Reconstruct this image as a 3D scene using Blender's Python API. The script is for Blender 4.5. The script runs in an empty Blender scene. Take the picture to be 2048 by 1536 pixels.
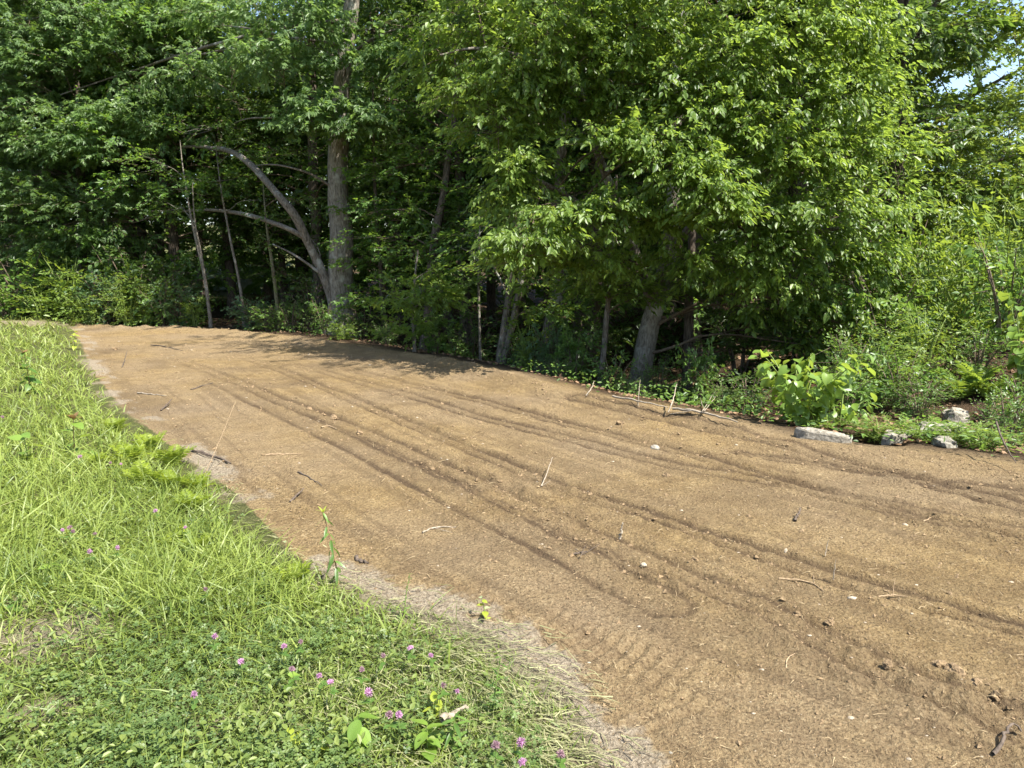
import bpy, math, random
import numpy as np
from mathutils import Vector, Matrix

# ------------------------------------------------------------------ camera, sky, sun, exposure
scene = bpy.context.scene
COL = scene.collection
R = math.radians
CAM_H, PITCH, FPX = 1.6, 9.3, 1490.0          # focal length in pixels of a 2048 x 1536 frame
cam_data = bpy.data.cameras.new('camera')
cam = bpy.data.objects.new('camera', cam_data); COL.objects.link(cam)
cam.location = (0, 0, CAM_H); cam.rotation_euler = (R(90 - PITCH), 0, 0)
cam_data.sensor_width = 36; cam_data.lens = 36 * FPX / 2048
cam_data.clip_start = 0.05; cam_data.clip_end = 1500
scene.camera = cam

SUN_EL = 57.0
SUN_H = np.array([0.80, -0.60]); SUN_H = SUN_H / np.linalg.norm(SUN_H)
world = bpy.data.worlds.new('World'); scene.world = world; world.use_nodes = True
wn = world.node_tree.nodes; wl = world.node_tree.links
sky = wn.new('ShaderNodeTexSky'); sky.sky_type = 'NISHITA'; sky.sun_disc = False
sky.sun_elevation = R(SUN_EL); sky.sun_rotation = math.atan2(SUN_H[0], SUN_H[1])
sky.air_density = 1.0; sky.dust_density = 1.2; sky.ozone_density = 1.0
wl.new(sky.outputs[0], wn['Background'].inputs[0]); wn['Background'].inputs[1].default_value = 0.11
sd_ = bpy.data.lights.new('sun', 'SUN'); sd_.energy = 5.0; sd_.angle = R(0.53); sd_.color = (1.0, 0.955, 0.88)
sun = bpy.data.objects.new('sun', sd_); COL.objects.link(sun)
ce = math.cos(R(SUN_EL))
sun.rotation_euler = Vector((SUN_H[0] * ce, SUN_H[1] * ce, math.sin(R(SUN_EL)))).to_track_quat('Z', 'Y').to_euler()
sun.location = (20, -5, 40)
vs = scene.view_settings
vs.view_transform = 'Standard'; vs.look = 'None'; vs.gamma = 1.0; vs.use_curve_mapping = False
vs.exposure = 1.58
scene.render.engine = 'CYCLES'
cy = scene.cycles
cy.max_bounces = 7; cy.diffuse_bounces = 4; cy.glossy_bounces = 2; cy.transmission_bounces = 4
cy.transparent_max_bounces = 4; cy.use_denoising = True; cy.caustics_reflective = False; cy.caustics_refractive = False
cy.sample_clamp_indirect = 6.0

rng = np.random.default_rng(11)
random.seed(5)

# ------------------------------------------------------------------ noise, projection helpers
_T = [np.random.default_rng(100 + i).random((256, 256)) * 2 - 1 for i in range(6)]
def vnoise(x, y, k=0):
    t = _T[k % 6]; xi = np.floor(x).astype(int); yi = np.floor(y).astype(int)
    fx = x - xi; fy = y - yi; fx = fx * fx * (3 - 2 * fx); fy = fy * fy * (3 - 2 * fy)
    a = t[xi & 255, yi & 255]; b = t[(xi + 1) & 255, yi & 255]; c = t[xi & 255, (yi + 1) & 255]; d = t[(xi + 1) & 255, (yi + 1) & 255]
    return (a * (1 - fx) + b * fx) * (1 - fy) + (c * (1 - fx) + d * fx) * fy
def fbm(x, y, s, o=4, k=0, g=0.5):
    r = 0; a = 1.0; n = 0
    for i in range(o):
        r = r + a * vnoise(x / s + 17.3 * i, y / s - 9.1 * i, k + i); n += a; a *= g; s *= 0.5
    return r / n
def sst(a, b, x):
    t = np.clip((x - a) / (b - a), 0, 1); return t * t * (3 - 2 * t)

_cp, _sp = math.cos(R(PITCH)), math.sin(R(PITCH))
def ray(px, py):
    u = (px - 1024) / FPX; v = -(py - 768) / FPX
    return np.array([u, _cp + v * _sp, -_sp + v * _cp])
def flat(px, py, z=0.0):                       # where that line of sight meets the level z
    d = ray(px, py); return np.array([0, 0, CAM_H]) + d * ((z - CAM_H) / d[2])
def P(px, py, Y):                              # a point at the distance Y
    d = ray(px, py); return np.array([0, 0, CAM_H]) + d * (Y / d[1])
def mpp(Y): return Y / FPX                     # metres per pixel at a distance

# ------------------------------------------------------------------ the graded field: outline and tyre tracks
LEFT_PX = [(140, 651), (165, 690), (180, 730), (215, 780), (262, 830), (330, 885), (400, 935), (470, 988), (520, 1040),
           (600, 1118), (680, 1162), (760, 1192), (880, 1232), (980, 1262), (1045, 1310), (1110, 1362), (1165, 1430), (1190, 1500), (1205, 1560), (1240, 1800), (1250, 2300)]
RIGHT_PX = [(140, 651), (300, 655), (420, 660), (560, 674), (690, 692), (800, 708), (900, 724), (1000, 750), (1100, 777), (1200, 802),
            (1350, 830), (1480, 857), (1600, 886), (1750, 906), (1900, 919), (1980, 930), (2048, 950), (2200, 990), (2600, 1110), (3400, 1400)]
LEFT = np.array([flat(*p)[:2] for p in LEFT_PX]); RIGHT = np.array([flat(*p)[:2] for p in RIGHT_PX])
LEFT = np.vstack([LEFT, [0.6, -2.0], [3.0, -6.0]]); RIGHT = np.vstack([RIGHT, [9.0, -1.0], [10.0, -6.0]])
POLY = np.vstack([LEFT[::-1], RIGHT[1:]])
def seg_dist(x, y, A, B):
    d = B - A; L2 = (d ** 2).sum() + 1e-12
    t = np.clip(((x - A[0]) * d[0] + (y - A[1]) * d[1]) / L2, 0, 1)
    return np.hypot(x - A[0] - t * d[0], y - A[1] - t * d[1]), t * math.sqrt(L2)
def line_dist(x, y, pts):
    best = np.full(x.shape, 1e9); arc = np.zeros(x.shape); s0 = 0
    for i in range(len(pts) - 1):
        d, s = seg_dist(x, y, pts[i], pts[i + 1]); m = d < best
        best = np.where(m, d, best); arc = np.where(m, s0 + s, arc); s0 += np.linalg.norm(pts[i + 1] - pts[i])
    return best, arc
def inside(x, y):
    c = np.zeros(x.shape, bool); n = len(POLY); j = n - 1
    for i in range(n):
        xi, yi = POLY[i]; xj, yj = POLY[j]
        if yi != yj:
            c ^= ((yi > y) != (yj > y)) & (x < (xj - xi) * (y - yi) / (yj - yi) + xi)
        j = i
    return c
def region(x, y):
    """signed distance into the field (>0 inside), distance to lawn edge, distance to wood edge, lawn side flag"""
    x = np.asarray(x, float); y = np.asarray(y, float)
    dl, _ = line_dist(x, y, LEFT); dr, _ = line_dist(x, y, RIGHT)
    ins = inside(x, y); sd = np.where(ins, 1, -1) * np.minimum(dl, dr)
    lawn = (~ins) & ((dl < dr) | (x < -11.4 + 0.0 * y))
    return sd, dl, dr, lawn
def chaikin(p, n=2):
    p = np.asarray(p, float)
    for _ in range(n):
        a = p[:-1] * .75 + p[1:] * .25; b = p[:-1] * .25 + p[1:] * .75
        q = np.empty((2 * len(a), p.shape[1])); q[0::2] = a; q[1::2] = b; p = np.vstack([p[:1], q, p[-1:]])
    return p
TRACKS = [  # pixels, groove depth, half width, side ridge, churn
    ([(340, 712), (430, 745), (560, 800), (700, 855), (860, 922), (1050, 1010), (1240, 1100), (1400, 1165), (1560, 1232), (1760, 1335), (2048, 1450), (2300, 1560)], .030, .10, .028, .040),
    ([(440, 695), (640, 770), (800, 840), (960, 905), (1130, 975), (1300, 1032), (1480, 1092), (1700, 1165), (2048, 1258), (2400, 1360)], .042, .08, .026, .016),
    ([(560, 722), (760, 772), (950, 832), (1150, 878), (1350, 932), (1560, 965), (1800, 1018), (2048, 1062), (2400, 1150)], .028, .10, .018, .010),
    ([(700, 738), (1000, 812), (1200, 862), (1400, 912), (1600, 975), (1850, 1038), (2048, 1082), (2400, 1180)], .048, .09, .030, .016),
    ([(1150, 800), (1380, 852), (1560, 890), (1700, 930), (1880, 972), (2048, 1015), (2400, 1100)], .035, .10, .024, .016),
    ([(430, 760), (620, 850), (820, 945), (1000, 1040), (1180, 1130), (1330, 1210)], .020, .14, .012, .012),
    ([(1480, 905), (1650, 930), (1800, 958), (2048, 985), (2400, 1040)], .030, .08, .022, .018),
]
TRK = [(chaikin([flat(*p)[:2] for p in t[0]], 1), t[1], t[2], t[3], t[4]) for t in TRACKS]
CLEATS = [([(330, 850), (480, 950), (620, 1040), (820, 1168), (1000, 1260), (1180, 1345), (1330, 1460)], .26, .0150, .060),
          ([(1060, 1240), (1180, 1290), (1330, 1340), (1500, 1400)], .20, .0150, .07),
          ([(900, 1010), (1020, 1060), (1150, 1110), (1290, 1180)], .18, .010, .055)]
CLT = [(chaikin([flat(*p)[:2] for p in c[0]], 1), c[1], c[2], c[3]) for c in CLEATS]

def terrain(x, y, detail=True):
    x = np.asarray(x, float); y = np.asarray(y, float)
    sd, dl, dr, lawn = region(x, y)
    z = 0.018 * fbm(x, y, 1.7, 3, 1)
    moist = np.zeros(x.shape)
    # field surface
    w_in = sst(-0.05, 0.15, sd)
    if detail:
        f = 0.010 * fbm(x, y, 0.30, 4, 2, .6) + 0.010 * np.abs(fbm(x, y, 0.10, 3, 4, .7)) + .005 * fbm(x, y, .05, 2, 1)
        for pts, dep, hw, rid, churn in TRK:
            d, s = line_dist(x, y, pts)
            wob = 0.015 * vnoise(s / 0.9, s * 0 + dep * 1000, 3); dd = d + wob
            amp = 0.78 + 0.22 * sst(-.5, .45, vnoise(s / 1.3 + dep * 77, s * 0 + 3.3, 2))
            far_ = .25 + .75 * sst(15, 7, np.hypot(x, y)); amp = amp * far_
            rough = 1 + .9 * fbm(x, y, .11, 3, 3, .7)
            g2 = np.exp(-((dd - .95 * hw) / (.020 + .0024 * np.hypot(x, y))) ** 2)
            f = f - dep * amp * (.16 * np.exp(-(dd / hw) ** 2) + .62 * g2 * rough) + rid * .62 * amp * np.exp(-((dd - 1.55 * hw) / (0.42 * hw)) ** 2) * np.clip(0.7 + 1.5 * fbm(x, y, .14, 3, 5, .7), 0, 2)
            cz = np.exp(-(dd / (3.2 * hw)) ** 2) * sst(-.1, .6, vnoise(s / 1.0 + churn * 900, s * 0, 4))
            f = f + .75 * churn * cz * np.clip(fbm(x, y, .12, 4, 1, .7) * 1.7, -.8, 1.2)
            moist = np.maximum(moist, amp * (.28 * np.exp(-(dd / (1.1 * hw)) ** 2) + .95 * g2) * (.95 + .5 * fbm(x, y, .5, 3, 2)))
        d, s = line_dist(x, y, TRK[1][0]); st = fbm(d * 1.0, s * .03, .16, 4, 3, .7); st2 = fbm(d * 1.0 + 40, s * .03, .05, 3, 4, .6)
        f = f + .002 * st + .003 * st2
        moist = np.clip(moist * 1.15, 0, 1); moist = np.maximum(moist, (.34 * sst(.08, .36, -st - 1.2 * st2 + .15 * fbm(x, y, .6, 3, 1)) * sst(0, .2, sd) * sst(16, 9, np.hypot(x, y))))
        moist = np.maximum(moist, .42 * sst(.12, .5, fbm(x, y, 1.5, 4, 5, .6)) + .25 * sst(.2, .5, fbm(x, y, .35, 3, 2)))
        for pts, hw, amp, wl_ in CLT:
            d, s = line_dist(x, y, pts)
            f = f + amp * sst(hw, hw * .6, d) * np.sin(s / wl_ * 2 * math.pi + 1.2 * vnoise(x * 3, y * 3, 2)) * (.55 + .6 * vnoise(s / .5, d * 3, 5))
        z = z + f * w_in
    # loose berm on the wood side
    lump = 0.55 + 0.6 * fbm(x, y, 0.55, 4, 3, .6)
    berm = np.exp(-((np.where(sd > 0, 1, -1) * dr - 0.10) / 0.24) ** 2) * np.clip(lump, 0.05, 2) * (0.115 - .05 * sst(2, 3.5, x))
    z = z + np.where(dr < dl, berm, 0)
    # the wood floor falls away from the field, more to the right, with a ditch
    wood = (~lawn) & (sd < 0)
    k = 0.12 + 0.62 * sst(-4.5, 0.5, x) * (1 - .80 * sst(2.5, 3.7, x - .12 * (y - 7)))
    z = z - np.where(wood, k * sst(0.15, 3.2, -sd), 0)
    z = z + np.where(wood, 0.05 * fbm(x, y, 0.9, 4, 2), 0)
    ditch = np.exp(-(((y - (7.2 + 0.15 * (x - 4))) / 0.55) ** 2)) * sst(3.6, 4.6, x)
    bank = 0.75 * sst(3.8, 7.5, x) * sst(7.6, 10.5, y)
    z = z + np.where(wood, -0.12 * ditch + bank, 0)
    hq = flat(1738, 890, -.12); z = z - .5 * np.exp(-(np.hypot((x - hq[0]) / .20, (y - hq[1]) / .34)) ** 4)
    # lawn
    z = z + np.where(lawn, 0.03 * fbm(x, y, .8, 3, 4) * sst(0, .6, -sd) + 0.05 * sst(0, 1.2, -sd) + 0.30 * sst(-7, -20, x) * sst(9, 22, y), 0)
    z = z + np.where(np.hypot(x, y) > 40, 5.0 * sst(40, 85, np.hypot(x, y)) * sst(34, 24, np.degrees(np.arctan2(x, np.maximum(y, 1e-3)))), 0)
    return z, sd, dl, dr, lawn, moist
def H(x, y):
    return float(terrain(np.array([x]), np.array([y]), False)[0][0])
def G(px, py):                                  # where the line of sight first meets the ground
    d = ray(px, py); t = np.linspace(1.2, 60, 3000); q = np.array([[0, 0, CAM_H]]) + d[None] * (t / d[1])[:, None]
    h = terrain(q[:, 0], q[:, 1], False)[0]; i = int(np.argmax(q[:, 2] < h)) or 2999
    p = q[i].copy(); p[2] = h[i]; return p
def GX(px, Y):                                  # on the ground at distance Y below that column
    x = P(px, 700, Y)[0]; return np.array([x, Y, H(x, Y)])

# ------------------------------------------------------------------ object helpers
def mesh_obj(name, V, polys, mats, parent=None, midx=None, attrs=None, smooth=False):
    """polys: list of (n,k) int arrays"""
    me = bpy.data.meshes.new(name)
    V = np.asarray(V, np.float32); me.vertices.add(len(V)); me.vertices.foreach_set('co', V.ravel())
    loops = np.concatenate([p.ravel() for p in polys]).astype(np.int32)
    tot = np.concatenate([np.full(len(p), p.shape[1]) for p in polys]).astype(np.int32)
    st = np.concatenate([[0], np.cumsum(tot)[:-1]]).astype(np.int32)
    me.loops.add(len(loops)); me.loops.foreach_set('vertex_index', loops)
    me.polygons.add(len(tot)); me.polygons.foreach_set('loop_start', st)
    if midx is not None: me.polygons.foreach_set('material_index', np.asarray(midx, np.int32))
    me.polygons.foreach_set('use_smooth', np.full(len(tot), smooth))
    for k, (dom, a) in (attrs or {}).items():
        at = me.attributes.new(k, 'FLOAT', dom); at.data.foreach_set('value', np.asarray(a, np.float32))
    me.update(calc_edges=True)
    for m in (mats if isinstance(mats, (list, tuple)) else [mats]): me.materials.append(m)
    o = bpy.data.objects.new(name, me); COL.objects.link(o); o.parent = parent
    return o
def tag(o, label=None, cat=None, group=None, kind=None):
    for k, v in (('label', label), ('category', cat), ('group', group), ('kind', kind)):
        if v: o[k] = v
    return o
def empty(name, loc=(0, 0, 0), rz=0.0, sc=1.0):
    o = bpy.data.objects.new(name, None); COL.objects.link(o)
    o.location = loc; o.rotation_euler = (0, 0, rz); o.scale = (sc,) * 3 if np.isscalar(sc) else sc
    o.empty_display_size = 0.1; return o
def copy_tree(o, parent=None):
    c = o.copy(); COL.objects.link(c); c.parent = parent
    for ch in list(o.children): copy_tree(ch, c)
    return c
def norm(v): return v / (np.linalg.norm(v, axis=-1, keepdims=True) + 1e-12)
def tube(pts, rad, sides=8, bump=0.0, seed=0, cap=True):
    pts = np.asarray(pts, float); rad = np.asarray(rad, float); n = len(pts)
    t = norm(np.gradient(pts, axis=0)); ref = np.array([0, 1.0, 0.05]) if abs(t[0, 2]) > .7 else np.array([0, 0, 1.0])
    u = norm(np.cross(t, ref)); w = np.cross(t, u)
    a = np.linspace(0, 2 * math.pi, sides, endpoint=False)
    r = rad[:, None] * np.ones(sides)[None]
    if bump:
        s = np.arange(n)[:, None] * 0.7; r = r * (1 + bump * vnoise(a[None] * 2.2 + seed, s * .45 + a[None] * 0, 1) + bump * .7 * vnoise(a[None] * 5 + seed, s * .2 + a[None] * 0, 2))
    V = pts[:, None] + r[..., None] * (np.cos(a)[None, :, None] * u[:, None] + np.sin(a)[None, :, None] * w[:, None])
    i = np.arange(n - 1)[:, None] * sides; j = np.arange(sides)[None]; jn = (j + 1) % sides
    Q = np.stack([i + j, i + jn, i + sides + jn, i + sides + j], -1).reshape(-1, 4)
    V = V.reshape(-1, 3)
    return V, Q
def resample(pts, rad, n):
    raw = np.asarray(pts, float)
    pts = chaikin(np.asarray(pts, float), 2) if len(pts) > 2 else np.asarray(pts, float)
    s = np.concatenate([[0], np.cumsum(np.linalg.norm(np.diff(pts, axis=0), axis=1))]); q = np.linspace(0, s[-1], n)
    p = np.stack([np.interp(q, s, pts[:, k]) for k in range(3)], 1)
    kn = np.linspace(0, 1, len(rad))
    if len(rad) == len(raw):
        c = np.concatenate([[0], np.cumsum(np.linalg.norm(np.diff(raw, axis=0), axis=1))]); kn = c / c[-1]
    return p, np.interp(np.linspace(0, 1, n), kn, rad)
class Acc:                                      # collects quads / triangles for one mesh
    def __init__(s): s.V = []; s.Q = []; s.T = []; s.n = 0
    def add(s, V, Q=None, T=None):
        s.V.append(V)
        if Q is not None: s.Q.append(np.asarray(Q) + s.n)
        if T is not None: s.T.append(np.asarray(T) + s.n)
        s.n += len(V)
    def build(s, name, mat, parent=None, smooth=True):
        polys = [np.concatenate(x) for x in (s.Q, s.T) if x]
        return mesh_obj(name, np.concatenate(s.V), polys, mat, parent, smooth=smooth)

# ------------------------------------------------------------------ materials
def new_mat(name):
    m = bpy.data.materials.new(name); m.use_nodes = True
    nt = m.node_tree; nt.nodes.clear(); return m, nt.nodes, nt.links
def N(nodes, kind, **kw):
    n = nodes.new(kind)
    for k, v in kw.items():
        if k in n.inputs.keys() if hasattr(n.inputs, 'keys') else False: n.inputs[k].default_value = v
        else: setattr(n, k, v)
    return n
def ramp(nodes, links, src, stops):
    r = nodes.new('ShaderNodeValToRGB'); e = r.color_ramp.elements
    while len(e) < len(stops): e.new(0.5)
    for i, (p, c) in enumerate(stops): e[i].position = p; e[i].color = (*c, 1) if len(c) == 3 else c
    links.new(src, r.inputs[0]); return r.outputs[0]
def mix(nodes, links, fac, a, b, mode='MIX'):
    m = nodes.new('ShaderNodeMix'); m.data_type = 'RGBA'; m.blend_type = mode
    for s, v in ((m.inputs[0], fac), (m.inputs[6], a), (m.inputs[7], b)):
        if hasattr(v, 'links') or isinstance(v, bpy.types.NodeSocket): links.new(v, s)
        elif isinstance(v, tuple): s.default_value = (*v, 1)
        else: s.default_value = v
    return m.outputs[2]
def leaf_mat(name, dark, light, trans, rough=0.42, tr=0.38, spec=0.5, odd=None):
    m, nd, lk = new_mat(name)
    at = N(nd, 'ShaderNodeAttribute', attribute_name='rnd'); a2 = N(nd, 'ShaderNodeAttribute', attribute_name='tint')
    ad = N(nd, 'ShaderNodeMath', operation='MULTIPLY_ADD'); lk.new(at.outputs[2], ad.inputs[0]); ad.inputs[1].default_value = .55
    m2 = N(nd, 'ShaderNodeMath', operation='MULTIPLY'); lk.new(a2.outputs[2], m2.inputs[0]); m2.inputs[1].default_value = .45; lk.new(m2.outputs[0], ad.inputs[2])
    stops = [(0.12, dark), (0.8, light)]
    if odd: stops += [(0.93, light), (0.97, odd)]
    c = ramp(nd, lk, ad.outputs[0], stops)
    b = N(nd, 'ShaderNodeBsdfPrincipled'); lk.new(c, b.inputs['Base Color']); b.inputs['Roughness'].default_value = rough; b.inputs['Specular IOR Level'].default_value = spec
    t = N(nd, 'ShaderNodeBsdfTranslucent'); lk.new(mix(nd, lk, 0.6, c, trans), t.inputs['Color'])
    x = N(nd, 'ShaderNodeMixShader'); x.inputs[0].default_value = tr; lk.new(b.outputs[0], x.inputs[1]); lk.new(t.outputs[0], x.inputs[2])
    o = N(nd, 'ShaderNodeOutputMaterial'); lk.new(x.outputs[0], o.inputs[0]); return m
def bark_mat(name, a, b, lichen=None, sc=1.0):
    m, nd, lk = new_mat(name)
    tc = N(nd, 'ShaderNodeTexCoord'); mp = N(nd, 'ShaderNodeMapping'); mp.inputs['Scale'].default_value = (34 * sc, 34 * sc, 9 * sc); lk.new(tc.outputs['Object'], mp.inputs[0])
    n1 = N(nd, 'ShaderNodeTexNoise'); n1.inputs['Scale'].default_value = 1.0; n1.inputs['Detail'].default_value = 5; n1.inputs['Roughness'].default_value = .65; lk.new(mp.outputs[0], n1.inputs[0])
    c = ramp(nd, lk, n1.outputs[0], [(.33, a), (.62, b)])
    n2 = N(nd, 'ShaderNodeTexNoise'); n2.inputs['Scale'].default_value = 3.2; n2.inputs['Detail'].default_value = 6; lk.new(tc.outputs['Object'], n2.inputs[0])
    if lichen:
        f = ramp(nd, lk, n2.outputs[0], [(.56, (0, 0, 0)), (.68, (1, 1, 1))]); c = mix(nd, lk, f, c, lichen)
    bs = N(nd, 'ShaderNodeBsdfPrincipled'); lk.new(c, bs.inputs['Base Color']); bs.inputs['Roughness'].default_value = .9; bs.inputs['Specular IOR Level'].default_value = .15
    bp = N(nd, 'ShaderNodeBump'); bp.inputs['Strength'].default_value = .9; bp.inputs['Distance'].default_value = .03; lk.new(n1.outputs[0], bp.inputs['Height']); lk.new(bp.outputs[0], bs.inputs['Normal'])
    o = N(nd, 'ShaderNodeOutputMaterial'); lk.new(bs.outputs[0], o.inputs[0]); return m
def plain_mat(name, a, b, scale=30, rough=.85, bump=.4, dist=.01):
    m, nd, lk = new_mat(name)
    tc = N(nd, 'ShaderNodeTexCoord'); n1 = N(nd, 'ShaderNodeTexNoise'); n1.inputs['Scale'].default_value = scale; n1.inputs['Detail'].default_value = 5; n1.inputs['Roughness'].default_value = .65; lk.new(tc.outputs['Object'], n1.inputs[0])
    c = ramp(nd, lk, n1.outputs[0], [(.32, a), (.66, b)])
    bs = N(nd, 'ShaderNodeBsdfPrincipled'); lk.new(c, bs.inputs['Base Color']); bs.inputs['Roughness'].default_value = rough; bs.inputs['Specular IOR Level'].default_value = .2
    bp = N(nd, 'ShaderNodeBump'); bp.inputs['Strength'].default_value = bump; bp.inputs['Distance'].default_value = dist; lk.new(n1.outputs[0], bp.inputs['Height']); lk.new(bp.outputs[0], bs.inputs['Normal'])
    o = N(nd, 'ShaderNodeOutputMaterial'); lk.new(bs.outputs[0], o.inputs[0]); return m

def soil_mat():
    m, nd, lk = new_mat('soil')
    tc = N(nd, 'ShaderNodeTexCoord')
    def noise(s, d=5, r=.6):
        n = N(nd, 'ShaderNodeTexNoise'); n.inputs['Scale'].default_value = s; n.inputs['Detail'].default_value = d; n.inputs['Roughness'].default_value = r; lk.new(tc.outputs['Object'], n.inputs[0]); return n.outputs[0]
    big = noise(.45, 4); mid = noise(5, 6, .65); crumb = noise(24, 4, .7); fine = noise(70, 5, .7); grit = noise(260, 3, .7)
    c = ramp(nd, lk, mid, [(.30, (.190, .126, .056)), (.70, (.335, .240, .112))])
    c = mix(nd, lk, ramp(nd, lk, big, [(.38, (0, 0, 0)), (.66, (.75, .75, .75))]), c, (.255, .192, .122))
    c = mix(nd, lk, ramp(nd, lk, fine, [(.36, (.8, .8, .8)), (.5, (0, 0, 0))]), c, (.085, .054, .030))
    c = mix(nd, lk, ramp(nd, lk, fine, [(.57, (0, 0, 0)), (.70, (.8, .8, .8))]), c, (.47, .37, .22))
    c = mix(nd, lk, ramp(nd, lk, grit, [(.66, (0, 0, 0)), (.76, (.6, .6, .6))]), c, (.52, .43, .29))
    am = N(nd, 'ShaderNodeAttribute', attribute_name='moist')
    mm = N(nd, 'ShaderNodeMath', operation='MULTIPLY'); lk.new(am.outputs[2], mm.inputs[0]); mm.inputs[1].default_value = .88
    c = mix(nd, lk, mm.outputs[0], c, (.082, .055, .033))
    at = N(nd, 'ShaderNodeAttribute', attribute_name='thatch')
    tcol = ramp(nd, lk, fine, [(.35, (.16, .125, .085)), (.62, (.40, .34, .25))])
    c = mix(nd, lk, at.outputs[2], c, tcol)
    al = N(nd, 'ShaderNodeAttribute', attribute_name='turf')
    c = mix(nd, lk, al.outputs[2], c, ramp(nd, lk, fine, [(.35, (.045, .05, .018)), (.65, (.13, .135, .05))]))
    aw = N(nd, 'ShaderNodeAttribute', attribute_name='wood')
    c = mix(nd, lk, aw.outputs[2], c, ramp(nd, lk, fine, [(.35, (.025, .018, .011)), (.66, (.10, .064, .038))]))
    bs = N(nd, 'ShaderNodeBsdfPrincipled'); lk.new(c, bs.inputs['Base Color']); bs.inputs['Roughness'].default_value = .95; bs.inputs['Specular IOR Level'].default_value = .1
    h0 = N(nd, 'ShaderNodeMath', operation='MULTIPLY_ADD'); lk.new(grit, h0.inputs[0]); h0.inputs[1].default_value = .35; lk.new(fine, h0.inputs[2])
    h = N(nd, 'ShaderNodeMath', operation='MULTIPLY_ADD'); lk.new(crumb, h.inputs[0]); h.inputs[1].default_value = 1.6; lk.new(h0.outputs[0], h.inputs[2])
    bp = N(nd, 'ShaderNodeBump'); bp.inputs['Strength'].default_value = 1.0; bp.inputs['Distance'].default_value = .03; lk.new(h.outputs[0], bp.inputs['Height']); lk.new(bp.outputs[0], bs.inputs['Normal'])
    o = N(nd, 'ShaderNodeOutputMaterial'); lk.new(bs.outputs[0], o.inputs[0]); return m

M = {}
M['soil'] = soil_mat()
M['oak'] = leaf_mat('oak_leaf', (.052, .100, .028), (.148, .230, .074), (.34, .52, .09), .46, .46)
M['elm'] = leaf_mat('elm_leaf', (.052, .104, .017), (.168, .252, .040), (.44, .58, .07), .46, .48, odd=(.20, .24, .03))
M['maple'] = leaf_mat('maple_leaf', (.040, .096, .018), (.118, .215, .038), (.36, .54, .05), .46, .48)
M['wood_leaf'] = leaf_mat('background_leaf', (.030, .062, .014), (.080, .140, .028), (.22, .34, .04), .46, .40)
M['pale_leaf'] = leaf_mat('pale_right_leaf', (.075, .125, .018), (.185, .265, .042), (.45, .54, .06), .40, .42)
M['bush'] = leaf_mat('bush_leaf', (.050, .105, .020), (.130, .220, .044), (.32, .50, .06), .42, .38)
M['bright_bush'] = leaf_mat('bright_bush_leaf', (.075, .135, .020), (.165, .245, .040), (.42, .52, .05), .45, .42)
M['blue_bush'] = leaf_mat('bluish_bush_leaf', (.050, .100, .040), (.110, .185, .075), (.22, .36, .08), .45, .36)
M['broad'] = leaf_mat('broad_leaf', (.095, .175, .030), (.200, .300, .050), (.45, .55, .06), .40, .42)
M['red_leaf'] = leaf_mat('young_red_leaf', (.16, .10, .04), (.26, .16, .07), (.42, .25, .08), .45, .4)
M['fern'] = leaf_mat('fern_frond', (.15, .21, .018), (.27, .33, .036), (.55, .62, .05), .5, .42)
M['grass'] = leaf_mat('meadow_grass_blade', (.095, .145, .022), (.235, .290, .058), (.45, .52, .09), .5, .40, odd=(.40, .36, .17))
M['lawn'] = leaf_mat('lawn_blade', (.070, .115, .022), (.180, .225, .052), (.38, .46, .07), .5, .38, odd=(.36, .32, .16))
M['clover'] = leaf_mat('clover_leaf', (.055, .098, .025), (.130, .185, .050), (.30, .42, .06), .5, .34)
M['yellow_weed'] = leaf_mat('yellow_weed_leaf', (.15, .21, .02), (.29, .34, .04), (.60, .62, .05), .5, .42)
M['straw'] = leaf_mat('dry_straw', (.17, .12, .065), (.36, .28, .16), (.5, .42, .24), .7, .15, .2)
M['clip'] = leaf_mat('cut_grass', (.11, .125, .045), (.30, .29, .15), (.45, .45, .2), .6, .25, .3)
M['litter'] = leaf_mat('dead_leaf', (.085, .05, .028), (.26, .165, .095), (.35, .2, .1), .7, .15, .2)
M['bark'] = bark_mat('grey_bark', (.055, .042, .032), (.215, .185, .150), (.34, .33, .29))
M['bark_light'] = bark_mat('light_grey_bark', (.082, .067, .052), (.265, .235, .190), (.34, .33, .28))
M['bark_dark'] = bark_mat('dark_bark', (.045, .034, .026), (.150, .120, .092))
M['bark_pale'] = bark_mat('pale_sapling_bark', (.085, .072, .056), (.23, .20, .16), (.30, .30, .25), 1.5)
M['bark_moss'] = bark_mat('mossy_bark', (.06, .06, .03), (.19, .17, .11), (.13, .17, .05), 1.5)
M['twig'] = plain_mat('twig_bark', (.07, .05, .035), (.17, .13, .09), 40)
M['dead_twig'] = plain_mat('weathered_twig', (.15, .12, .085), (.34, .29, .22), 60)
M['root'] = plain_mat('pale_root', (.17, .115, .065), (.34, .25, .15), 60)
M['dark_stick'] = plain_mat('dark_stick', (.045, .034, .026), (.13, .10, .075), 60)
M['stem'] = plain_mat('green_stem', (.10, .15, .035), (.20, .25, .07), 50)
M['red_stem'] = plain_mat('reddish_stem', (.16, .10, .05), (.26, .17, .09), 50)
M['stone'] = plain_mat('pale_stone', (.11, .096, .070), (.32, .29, .235), 30, .9, .8, .02)
M['stone_grey'] = plain_mat('grey_stone', (.09, .082, .060), (.27, .25, .205), 30, .9, .8, .02)
M['clod'] = plain_mat('soil_clod', (.11, .075, .042), (.27, .19, .105), 55, .95, .9, .012)
M['pebble'] = plain_mat('pebble', (.17, .13, .09), (.40, .34, .25), 60, .8, .4)
M['pink'] = leaf_mat('clover_blossom', (.40, .19, .34), (.62, .38, .54), (.70, .40, .60), .6, .3, .2)
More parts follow.
